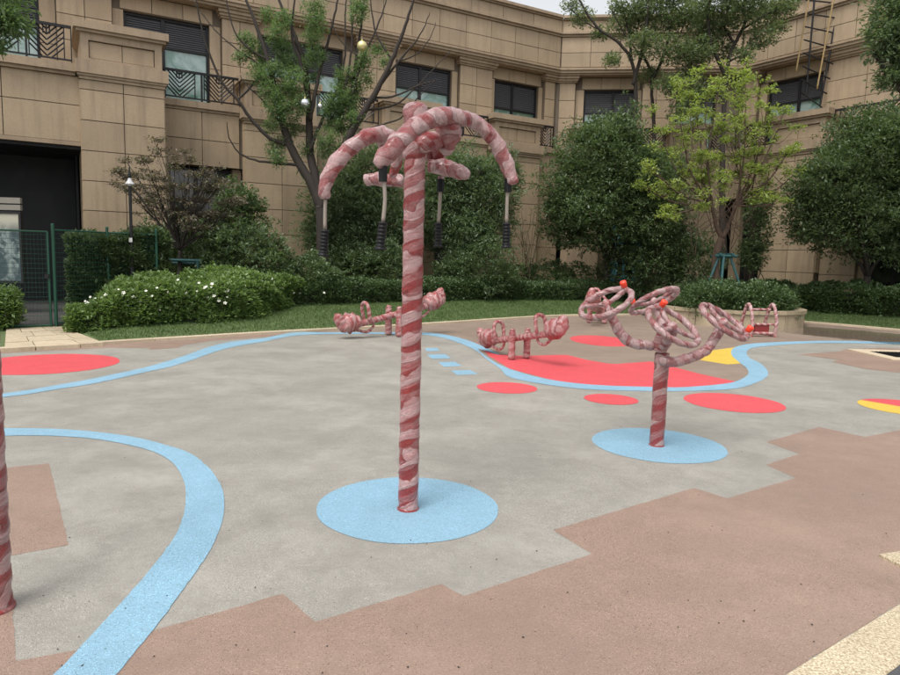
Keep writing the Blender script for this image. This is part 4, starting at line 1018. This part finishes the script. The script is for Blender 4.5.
# crowns reaching in at the top corners
def corner(base, blobs, n, mat, label, leaf, droop=.2):
    return tree('overhanging_tree', base, blobs, n, 8, leaf, mat, MAT['bark'], label, 'tree', r=.14, spread=(.16, .16, .1), gap=.3, inner=.7, droop=droop, twigs=60, fork_z=3.2)
corner((12.1, 15.6, .2), [pb(903, 60, 15.8, .55, .5), pb(885, 40, 15.8, .42, .4), pb(915, 20, 15.8, 1.0, .75), pb(893, 78, 15.7, .4, .3), pb(872, 52, 15.8, .2, .2), pb(930, -20, 15.9, 1.3, 1.2), pb(940, 50, 15.8, .9, 1.0)], 2600, LF['soft'], 'leafy tree reaching in at the top right corner', (.11, .045))
corner((-9.9, 11.5, .2), [pb(-2, 18, 11.6, .33, .2), pb(10, 24, 11.6, .26, .15), pb(-40, 10, 11.6, .8, .5), pb(-6, 44, 11.6, .12, .08), pb(-60, -30, 11.7, 1.2, .9)], 1500, LF['bright'], 'leafy branch tip of a tree reaching in at the top left corner', (.13, .04))

# ------------------------------------------------------------------ gate, fence, poster, lamp
def meshpanel(name, root, x0, x1, z0, z1, dirn, org, dx=.06, dz=.09, wire=.0017):
    m = MB(); f = lambda s, z: np.array([org[0]+dirn[0]*s, org[1]+dirn[1]*s, z])
    for z in np.arange(z0+dz, z1, dz): m.tube([f(x0, z), f(x1, z)], wire*1.6, 4, cap=False)
    for s in np.arange(x0+dx, x1, dx): m.tube([f(s, z0), f(s, z1)], wire, 3, cap=False)
    o = m.build('wire_mesh', MAT['green_metal'], root); o['kind'] = 'stuff'
gA = G(-40, 329.5, .06); gB = G(53, 326.5, .06)
gd = (gB-gA)[:2]; gl = np.linalg.norm(gd); gd /= gl
gt = empty('mesh_gate', gA, label='green wire mesh gate closed across the stone path at the left', cat='gate')
loc0 = (0, 0); m = MB()
for s in (0.0, gl-.03): m.tube([(gd[0]*s, gd[1]*s, 0), (gd[0]*s, gd[1]*s, 1.80)], .022, 6)
for z in (.03, 1.80): m.tube([(0, 0, z), (gd[0]*(gl-.03), gd[1]*(gl-.03), z)], .018, 6)
m.build('frame', MAT['green_metal'], gt); meshpanel('wire_mesh', gt, 0, gl-.03, .03, 1.8, gd, (0, 0))
m = MB(); e = gd*(gl-.03); m.box(e[0]-.06, e[0]+.02, e[1]-.05, e[1]-.02, .92, 1.0); m.build('latch', MAT['dark_metal'], gt)
fp = [gB[:2]+gd*.06, np.array([-7.1, 14.1]), np.array([-6.35, 14.7])]
fc = empty('mesh_fence', (*fp[0], 0), label='green wire mesh fence in front of the tall dark hedge', cat='fence')
for i, p in enumerate(fp):
    q = p-fp[0]; g = float(gz(p[0], p[1])); m = MB(); m.tube([(q[0], q[1], 0), (q[0], q[1], 1.98)], .03, 8); m.lathe([(.034, 0), (.03, .03), (.002, .045)], (q[0], q[1], 1.98), 8); m.build('post', MAT['green_metal'], fc)
    if i < 2:
        nx_ = fp[i+1]-p; l = np.linalg.norm(nx_); dd = nx_/l
        for z in (.12, 1.9): m = MB(); m.tube([(q[0], q[1], z), (q[0]+nx_[0], q[1]+nx_[1], z)], .018, 6); m.build('rail', MAT['green_metal'], fc)
        meshpanel('wire_mesh', fc, 0, l, .12, 1.9, dd, q)

# poster panel behind the gate: picture is a flat print of grey curves
m_, t_, b_ = newmat('poster_print'); v = coords(t_, 'UV')
wv_ = N(t_, 'ShaderNodeTexWave', Scale=.7, Distortion=14.0, Detail=2.0); t_.links.new(v, wv_.inputs['Vector']); n2 = noise(t_, v, 5, 5, .7, 1.5)
sxp = N(t_, 'ShaderNodeSeparateXYZ'); t_.links.new(v, sxp.inputs[0])
cc = mixc(t_, rng(t_, wv_.outputs[0], .35, .6), (.06, .09, .10), (.22, .27, .26)); cc = mixc(t_, rng(t_, n2, .42, .6), cc, (.03, .05, .06))
cc = mixc(t_, rng(t_, sxp.outputs[1], .72, .9), cc, (.42, .40, .32))
t_.links.new(cc, b_.inputs['Base Color']); b_.inputs['Roughness'].default_value = .3
MAT['poster'] = m_
Yp_ = 15.6
pa, pb_ = P(-45, 281, Yp_), P(22, 281, Yp_); pt = P(22, 214, Yp_)
w2 = pb_[0]-pa[0]; h2 = pt[2]-pb_[2]
po = empty('poster_stand', (pa[0], Yp_, 0), label='framed grey toned poster standing behind the green mesh gate', cat='poster')
m = MB(); z0 = pb_[2]; m.add([(0, -.01, z0), (w2, -.01, z0), (w2, -.01, z0+h2), (0, -.01, z0+h2)], [(0, 1, 2, 3)], 0, [[(0, 0), (1, 0), (1, 1), (0, 1)]]); m.build('picture', MAT['poster'], po)
m = MB(); e = .05
m.box(-e, w2+e, 0, .06, z0-e, z0+h2+e); m.box(-e, 0, -.03, 0, z0-e, z0+h2+e); m.box(w2, w2+e, -.03, 0, z0-e, z0+h2+e); m.box(0, w2, -.03, 0, z0+h2, z0+h2+e); m.box(0, w2, -.03, 0, z0-e, z0)
m.build('frame', MAT['dark_metal'], po)
m = MB(); m.box(-e, w2+e, -.02, .06, z0+h2+.08, z0+h2+.20); m.box(-e, w2+e, -.02, .06, z0+h2+.23, z0+h2+.36); m.build('header_board', simple('pale_board', (.22, .2, .17), .5), po)
m = MB()
for x in (.1, w2-.1): m.box(x-.03, x+.03, .06, .1, 0, z0+h2+.36)
m.build('stand_leg', MAT['dark_metal'], po)

# lamp post
lpz = P(133, 300, 14.35); lz = .2
lpst = empty('lamp_post', (lpz[0], lpz[1], lz), label='thin dark lamp post with small glass lantern standing in the flowering hedge', cat='lamp post')
top = P(129, 186, 14.35)[2]-lz
m = MB(); m.tube([(0, 0, 0), (0, 0, top)], .03, 10); m.build('pole', MAT['dark_metal'], lpst)
m = MB(); m.lathe([(.07, 0), (.07, .03), (.05, .05), (.045, .95), (.052, .96), (.052, 1.0), (.03, 1.02)], seg=14); m.build('base', MAT['dark_metal'], lpst)
m = MB(); m.lathe([(.028, top), (.04, top+.02), (.10, top+.035), (.085, top+.055), (.04, top+.12), (.03, top+.16)], seg=14); m.build('lamp_shade', MAT['grille'], lpst, smooth=True)
m = MB(); m.lathe([(.03, top+.16), (.035, top+.2), (.02, top+.3), (.004, top+.44)], seg=10); m.build('finial', MAT['dark_metal'], lpst)
m = MB(); lab = P(132, 240, 14.35)[2]-lz; m.box(-.035, .035, -.036, -.031, lab-.045, lab+.045); m.build('sticker', MAT['white'], lpst)

# ------------------------------------------------------------------ film-wrapped equipment
def wrapfn(pitch=.15, amp=.05, seed=0.):
    def f(r, u, L, p):
        ph = L/pitch-u+.9*math.sin(L*2.3+seed)+.2*math.sin(L*8.7+seed*2)
        fr = ph-math.floor(ph)
        x = r*(1+amp*(.55-1.3*abs(math.sin(L*19+seed+1.6*math.sin(6.283*u+L*6)+6.283*u)))+amp*.8*math.sin(L*33+seed)*math.sin(6.283*u*2+L*21+seed)+amp*.5*(.5-abs(math.sin(L*52+6.283*u*2+seed))))
        if fr < .58: x += .0035*(1-fr*.7)
        return x
    return f
def wtube(path, r, mat='wrap', name='tube', parent=None, step=.014, pitch=.15, amp=.05, seg=22, closed=False, mb=None, ends=True, build=True):
    pts = crom(path, step, closed); n = len(pts)
    if np.isscalar(r): rad = [r]*n
    else: rad = list(np.interp(np.linspace(0, 1, n), np.linspace(0, 1, len(r)), r))
    if ends and not closed:
        for i in range(min(3, n)):
            k = [.45, .8, .95][i]; rad[i] *= k; rad[-1-i] *= k
    m = mb or MB(); m.tube(pts, rad, seg, wrap=wrapfn(pitch, amp, random.uniform(0, 9)), closed=closed, u0=random.uniform(0, 1) if not closed else 0)
    if mb is None and build: return m.build(name, MAT[mat], parent, smooth=True)
    return m

# --- tall arm-pull trainer
B0 = G(408, 509); B0[2] = Z2
mt = empty('arm_pull_trainer', B0, label='tall red post under pink film with four curved arms and hanging grips', cat='exercise equipment')
def rel(u, v, Y): return P(u, v, Y)-B0
m = MB(); m.tube(crom([(0, 0, 0), (0, 0, 1.2), (0, 0, 2.2)], .011), .0605, 28, wrap=wrapfn(.15, .02, 1.0)); m.build('pole', MAT['wrap'], mt, smooth=True)
m = MB(); m.lathe([(.069, 0), (.069, .008), (.06, .012)], seg=28); m.build('base_ring', MAT['wrap'], mt, smooth=True)
wtube([(0, 0, 2.10), (.0, -.0, 2.2), (.015, 0, 2.28), (.03, 0, 2.33)], [.066, .074, .080, .055], 'wrap', 'collar', mt, amp=.08, pitch=.4)
wtube([(.0, .02, 2.14), (.0, .02, 2.24), (.0, .02, 2.34), (-.005, .02, 2.445)], [.058, .058, .072, .066], 'wrap2', 'top_cap', mt, amp=.10, pitch=.2)
# right-to-front arch
yr, yc, yf = 4.15, 3.95, 3.62
wtube([rel(513, 185, 4.2), rel(508, 168, 4.2), rel(496, 143, 4.18), rel(478, 124, 4.12), rel(457, 117, 4.0), rel(436, 117, 3.9), rel(414, 128, 3.8), rel(400, 141, 3.72), rel(391, 153, 3.66)], [0.0396, 0.0447, 0.0430, 0.0413, 0.0473, 0.0499, 0.0482, 0.0499, 0.0447], 'wrap2', 'arm', mt, amp=.09, pitch=.12, step=.010)
wtube([rel(402, 136, 3.72), rel(391, 150, 3.68), rel(381, 162, 3.66), rel(377, 167, 3.66)], [0.0473, 0.0516, 0.0499, 0.0344], 'wrap2', 'arm_end', mt, amp=.12, step=.008)
# red strap of film below it
wtube([rel(398, 148, 3.85), rel(396, 165, 3.88), rel(391, 178, 3.9)], [0.0241, 0.0292, 0.0189], 'wrap', 'film_tail', mt, amp=.15, pitch=.5)
# bunched film hub right of the post
wtube([rel(450, 118, 4.0), rel(449, 132, 4.05), rel(446, 146, 4.1), rel(441, 152, 4.1)], [0.0602, 0.0731, 0.0619, 0.0430], 'wrap2', 'film_bundle', mt, amp=.14, step=.008)
wtube([rel(418, 147, 4.0), rel(430, 142, 4.03), rel(442, 138, 4.08)], [0.0559, 0.0533, 0.0473], 'wrap', 'bracket', mt, amp=.08, pitch=.4)
# left-to-back arch
wtube([rel(325, 199, 4.0), rel(325, 186, 4.0), rel(331, 171, 4.0), rel(346, 152, 4.02), rel(363, 139, 4.05), rel(379, 134, 4.12), rel(392, 139, 4.2), rel(405, 146, 4.22), rel(416, 150, 4.2)], [0.0344, 0.0413, 0.0447, 0.0430, 0.0430, 0.0447, 0.0499, 0.0516, 0.0430], 'wrap2', 'arm', mt, amp=.09, pitch=.12, step=.010)
wtube([rel(382, 137, 4.15), rel(386, 147, 4.2), rel(392, 155, 4.25)], [0.0430, 0.0473, 0.0344], 'wrap', 'arm_end', mt, amp=.12)
wtube([rel(422, 148, 4.3), rel(430, 156, 4.35), rel(437, 166, 4.4)], [0.0344, 0.0344, 0.0301], 'wrap', 'arm', mt, amp=.08)
wtube([rel(436, 142, 4.25), rel(439, 153, 4.3), rel(440, 164, 4.35), rel(441, 172, 4.38)], [0.0430, 0.0413, 0.0430, 0.0430], 'wrap', 'arm', mt, amp=.08)
wtube([rel(428, 165, 4.3), rel(438, 167, 4.28), rel(450, 169, 4.25), rel(463, 173, 4.2), rel(470, 175, 4.2)], [0.0387, 0.0533, 0.0499, 0.0413, 0.0301], 'wrap2', 'arm_end', mt, amp=.12, step=.009)
wtube([rel(364, 181, 4.5), rel(372, 179, 4.5), rel(384, 180, 4.5), rel(404, 181, 4.5)], [0.0387, 0.0473, 0.0387, 0.0344], 'wrap2', 'arm_end', mt, amp=.12, step=.009)
def grip(top, mid, gt_, gb, Y, col=True):
    """pull cord with ribbed handle; pixel heights of the cord top, and the handle's ends"""
    a, b_, c, d_ = rel(*top, Y), rel(*mid, Y), rel(*gt_, Y), rel(*gb, Y)
    m = MB(); m.tube(crom([a, b_, c], .03), .0105, 8); co = m.build('pull_cord', MAT['cord'], mt, smooth=True)
    m = MB(); L = np.linalg.norm(d_-c); dirn = (d_-c)/L; pts = []; rr = []
    for i in range(31):
        t = i/30; pts.append(c+(d_-c)*t); r = .021+(.0045 if i % 4 in (1, 2) else 0)
        if t > .88: r = .021+(t-.88)/.12*.018
        if i == 30: r = .030
        rr.append(r)
    m.tube(pts, rr, 14); m.build('handle', MAT['black'], mt, smooth=True)
    if col:
        m = MB(); m.tube([a+np.array([0, 0, .03]), a+np.array([0, 0, -.05])], [.024, .022], 12); m.build('cord_stop', MAT['black'], mt)
grip((325.5, 199), (325, 215), (325, 230), (323, 256), 4.0, False)
grip((383, 172), (385, 198), (383, 222), (380, 250), 3.66)
grip((440.5, 184), (440, 200), (438.5, 223), (438, 247), 4.38)
grip((508, 184), (507, 204), (506.5, 223), (506, 248), 4.2)
wtube([rel(441, 176, 4.38), rel(440.5, 183, 4.38)], [.03, .022], 'wrap2', 'film_tail', mt, amp=.12)

# --- left edge post (rest of it is out of the frame)
BL = G(-5, 609); BL[2] = Z1
lp_ = empty('arm_pull_trainer', BL, label='film wrapped red post cut off by the left edge of the photo', cat='exercise equipment')
m = MB(); m.tube(crom([(0, 0, 0), (0, 0, 1.2), (0, 0, 2.3)], .011), .0665, 28, wrap=wrapfn(.15, .018, 5.0)); m.build('pole', MAT['wrap'], lp_, smooth=True)
m = MB(); m.lathe([(.078, 0), (.078, .012), (.066, .016)], seg=28); m.build('base_ring', MAT['wrap'], lp_, smooth=True)
wtube([(0, 0, 2.2), (-.02, 0, 2.4)], [.07, .06], 'wrap2', 'top_cap', lp_)
wtube([(0, 0, 2.2), (-.25, 0, 2.35), (-.5, 0, 2.25), (-.6, 0, 2.0)], .05, 'wrap2', 'arm', lp_)

# --- wheel trainer
BW = G(656.5, 445.5); BW[2] = Z2
wt = empty('spinning_wheel_trainer', BW, label='short red post under pink film carrying four tilted spoked handwheels', cat='exercise equipment')
def rw(u, v, Y): return P(u, v, Y)-BW
m = MB(); m.tube(crom([(0, 0, 0), (0, 0, .4), (0, 0, .80)], .011), .059, 26, wrap=wrapfn(.22, .015, 3.0)); m.build('pole', MAT['wrap5'], wt, smooth=True)
m = MB(); m.lathe([(.066, 0), (.066, .008), (.058, .012)], seg=26); m.build('base_ring', MAT['wrap'], wt, smooth=True)
wtube([rw(659, 352, 5.7), rw(661, 344, 5.68), rw(665, 331, 5.6), rw(668, 326, 5.56)], [.064, .066, .055, .045], 'wrap', 'hub', wt, amp=.06, pitch=.25)
cW = {'w1': (np.array(rw(606, 303, 5.75)), (-.46, -.28, .85)), 'w2': (np.array(rw(654, 301, 6.2)), (-.36, .42, .84)), 'w3': (np.array(rw(673, 326, 5.35)), (.38, -.46, .81)), 'w4': (np.array(rw(724, 321.5, 5.75)), (.45, -.37, .82))}
arms = {'w1': [rw(654, 346, 5.7), rw(645, 345, 5.7), rw(632, 343, 5.72), rw(621, 334, 5.75), rw(613, 320, 5.76), rw(608, 308, 5.76)],
        'w4': [rw(660, 360, 5.66), rw(672, 362, 5.6), rw(690, 358, 5.6), rw(706, 350, 5.66), rw(715, 338, 5.7), rw(722, 326, 5.76)],
        'w2': [rw(662, 348, 5.75), rw(664, 334, 5.9), rw(661, 318, 6.05), rw(656, 306, 6.18)],
        'w3': [rw(663, 347, 5.66), rw(668, 340, 5.55), rw(672, 331, 5.4)]}
knob = {'w1': (622, 289, 5.8), 'w2': (631, 305, 6.1), 'w3': (668, 305, 5.45), 'w4': (746, 319, 5.72)}
for q in ('w1', 'w2', 'w3', 'w4'):
    wtube(arms[q], .042 if q in ('w1', 'w4') else .045, 'wrap3', 'arm', wt, amp=.08, pitch=.09, step=.010)
    c, nrm = cW[q]; nrm = np.array(nrm)/np.linalg.norm(nrm)
    e1_ = np.cross(nrm, [0, 1, 0.3]); e1_ /= np.linalg.norm(e1_); e2_ = np.cross(nrm, e1_); Rr = .222
    m = wtube([c+Rr*(e1_*math.cos(t)+e2_*math.sin(t)) for t in np.linspace(0, 2*math.pi, 20, endpoint=False)],   .0245, 'wrap3', closed=True, amp=.10, pitch=.10, seg=12, step=.012, build=False)
    wh = m.build('wheel', MAT['wrap3'], wt, smooth=True)
    kp = rw(*knob[q]); kd = kp-c; kd -= nrm*(kd@nrm); ka = math.atan2(kd@e2_, kd@e1_)
    for j in range(3):
        a = ka+2*math.pi*j/3; rim = c+(Rr-.01)*(e1_*math.cos(a)+e2_*math.sin(a))
        wtube([c+nrm*(-.01), c+(rim-c)*.5-nrm*.012, rim], .020, 'wrap3', 'spoke', wh, amp=.10, pitch=.07, seg=10)
    wtube([c-nrm*.045, c, c+nrm*.03], [.038, .045, .03], 'wrap2', 'wheel_hub', wh, amp=.1, seg=14)
    rim = c+Rr*(e1_*math.cos(ka)+e2_*math.sin(ka)); kk = nrm
    m = MB(); m.tube([rim+kk*s for s in (.0, .02, .025, .07, .078, .082)], [.014, .016, .024, .029, .026, .012], 14); m.build('knob', MAT['orange'], wh, smooth=True)

# --- wrapped seesaws
def make_seesaw():
    r = empty('seesaw', (0, 0, 0)); H = .42; tl = R_(11); ct, st = math.cos(tl), math.sin(tl)
    def b(x, y, z): return (x*ct-z*st, y, H+x*st+z*ct)
    for y in (-.19, .19):
        wtube([(0, y, 0), (0, y, .30), (0, y, .56)], [.07, .066, .062], 'wrap4', 'post', r, seg=14, amp=.05, step=.02)
        wtube([(0, y, .52), (0, y, .60)], [.072, .068], 'wrap4', 'post_cap', r, seg=14, amp=.1, step=.02)
    wtube([b(-1.0, 0, 0), b(-.4, 0, .0), b(.4, 0, 0), b(1.0, 0, 0)], .062, 'wrap4', 'beam', r, seg=14, step=.02, pitch=.12)
    wtube([(0, -.2, H), (0, .2, H)], .05, 'wrap4', 'axle', r, seg=12, step=.02)
    for s in (-1, 1):
        wtube([b(s*.62, -.11, .02), b(s*.62, -.12, .26), b(s*.61, -.06, .36), b(s*.61, .06, .36), b(s*.62, .12, .26), b(s*.62, .11, .02)], .036, 'wrap4', 'handle', r, seg=10, step=.02, pitch=.08, amp=.08)
        wtube([b(s*.48, 0, -.02), b(s*.52, 0, -.13), b(s*.66, 0, -.19), b(s*.80, 0, -.14), b(s*.95, 0, -.05)], .026, 'wrap4', 'foot_rest', r, seg=10, step=.02, pitch=.08, amp=.08)
        se = wtube([b(s*.80, 0, .03), b(s*.92, 0, .055), b(s*1.05, 0, .07), b(s*1.14, 0, .05)], [.10, .185, .19, .13], 'wrap4', 'seat', r, seg=18, step=.015, pitch=.07, amp=.14)
        wtube([b(s*1.04, 0, -.02), b(s*1.14, 0, .06), b(s*1.20, 0, .20), b(s*1.17, 0, .28)], [.11, .13, .12, .08], 'wrap4', 'backrest', r, seg=14, step=.015, pitch=.07, amp=.16)
    return r
GP = 'film wrapped seesaws on the court'
s1 = make_seesaw(); s1.location = (-1.12, 13.4, Z2); s1.rotation_euler = (0, 0, math.atan2(.62, .78)); tag(s1, 'film wrapped seesaw in front of the lawn behind the tall post', 'seesaw', GP)
s2 = copy_tree(s1); s2.scale = (.82, .82, .82); s2.location = (1.10, 10.65, Z2); s2.rotation_euler = (0, 0, math.atan2(-.82, .57)); tag(s2, 'film wrapped seesaw standing at the edge of the red field', 'seesaw', GP)
s3 = copy_tree(s1); s3.location = (3.75, 17.4, Z2); s3.rotation_euler = (0, 0, math.atan2(-.93, -.33)); tag(s3, 'far film wrapped seesaw half hidden behind the left handwheel', 'seesaw', GP)

# --- double-loop frame near the planter
c4 = np.array([6.95, 15.3, Z2])
lf = empty('loop_frame_trainer', c4, rz=.12, label='low film wrapped frame with two side loops in front of the planter', cat='exercise equipment')
for x in (-.30, .27):
    wtube([(x, -.22, .03), (x+.01, -.24, .35), (x+.02, -.10, .66), (x+.03, .04, .70), (x+.02, .14, .5), (x, .2, .2), (x, .22, .03)], .036, 'wrap3', 'side_loop', lf, seg=12, pitch=.09, amp=.1)
for (y, z, r) in ((-.02, .60, .022), (-.2, .28, .024), (-.2, .08, .03)):
    wtube([(-.28, y, z), (0, y, z), (.27, y, z)], r, 'wrap2', 'crossbar', lf, seg=10, amp=.08)
m = MB(); m.box(-.2, .14, -.20, -.14, .10, .27); m.build('seat_panel', simple('dark_red_panel', (.20, .02, .02), .4), lf)
for x in (-.3, .27): wtube([(x, -.28, .02), (x, 0, .025), (x, .28, .02)], .03, 'wrap', 'foot', lf, seg=10)

# ------------------------------------------------------------------ loose specks on the court
m = MB()
for i in range(150):
    u, v = random.uniform(0, 900), 340+340*random.random()**.8
    if i > 140: u, v = [(555, 530), (633, 440), (674, 542), (712, 527), (649, 585), (722, 531), (886, 534), (861, 462), (523, 638)][i-141]
    p = G(u, v); s = random.uniform(.002, .006); a = random.uniform(0, 6.28)
    if p[1] > kerbY(p[0])-.2: continue
    pts = [(p[0]+s*math.cos(a+t)*random.uniform(.5, 1.3), p[1]+s*math.sin(a+t)*random.uniform(.5, 1.3), .0045) for t in (0, 1.2, 2.3, 3.5, 4.9)]
    m.add(pts+[(p[0], p[1], .0045+s*.6)], [(0, 1, 5), (1, 2, 5), (2, 3, 5), (3, 4, 5), (4, 0, 5)])
m.build('debris', MAT['bark'], label='tiny dark crumbs and leaf bits scattered over the court', cat='litter', kind='stuff')
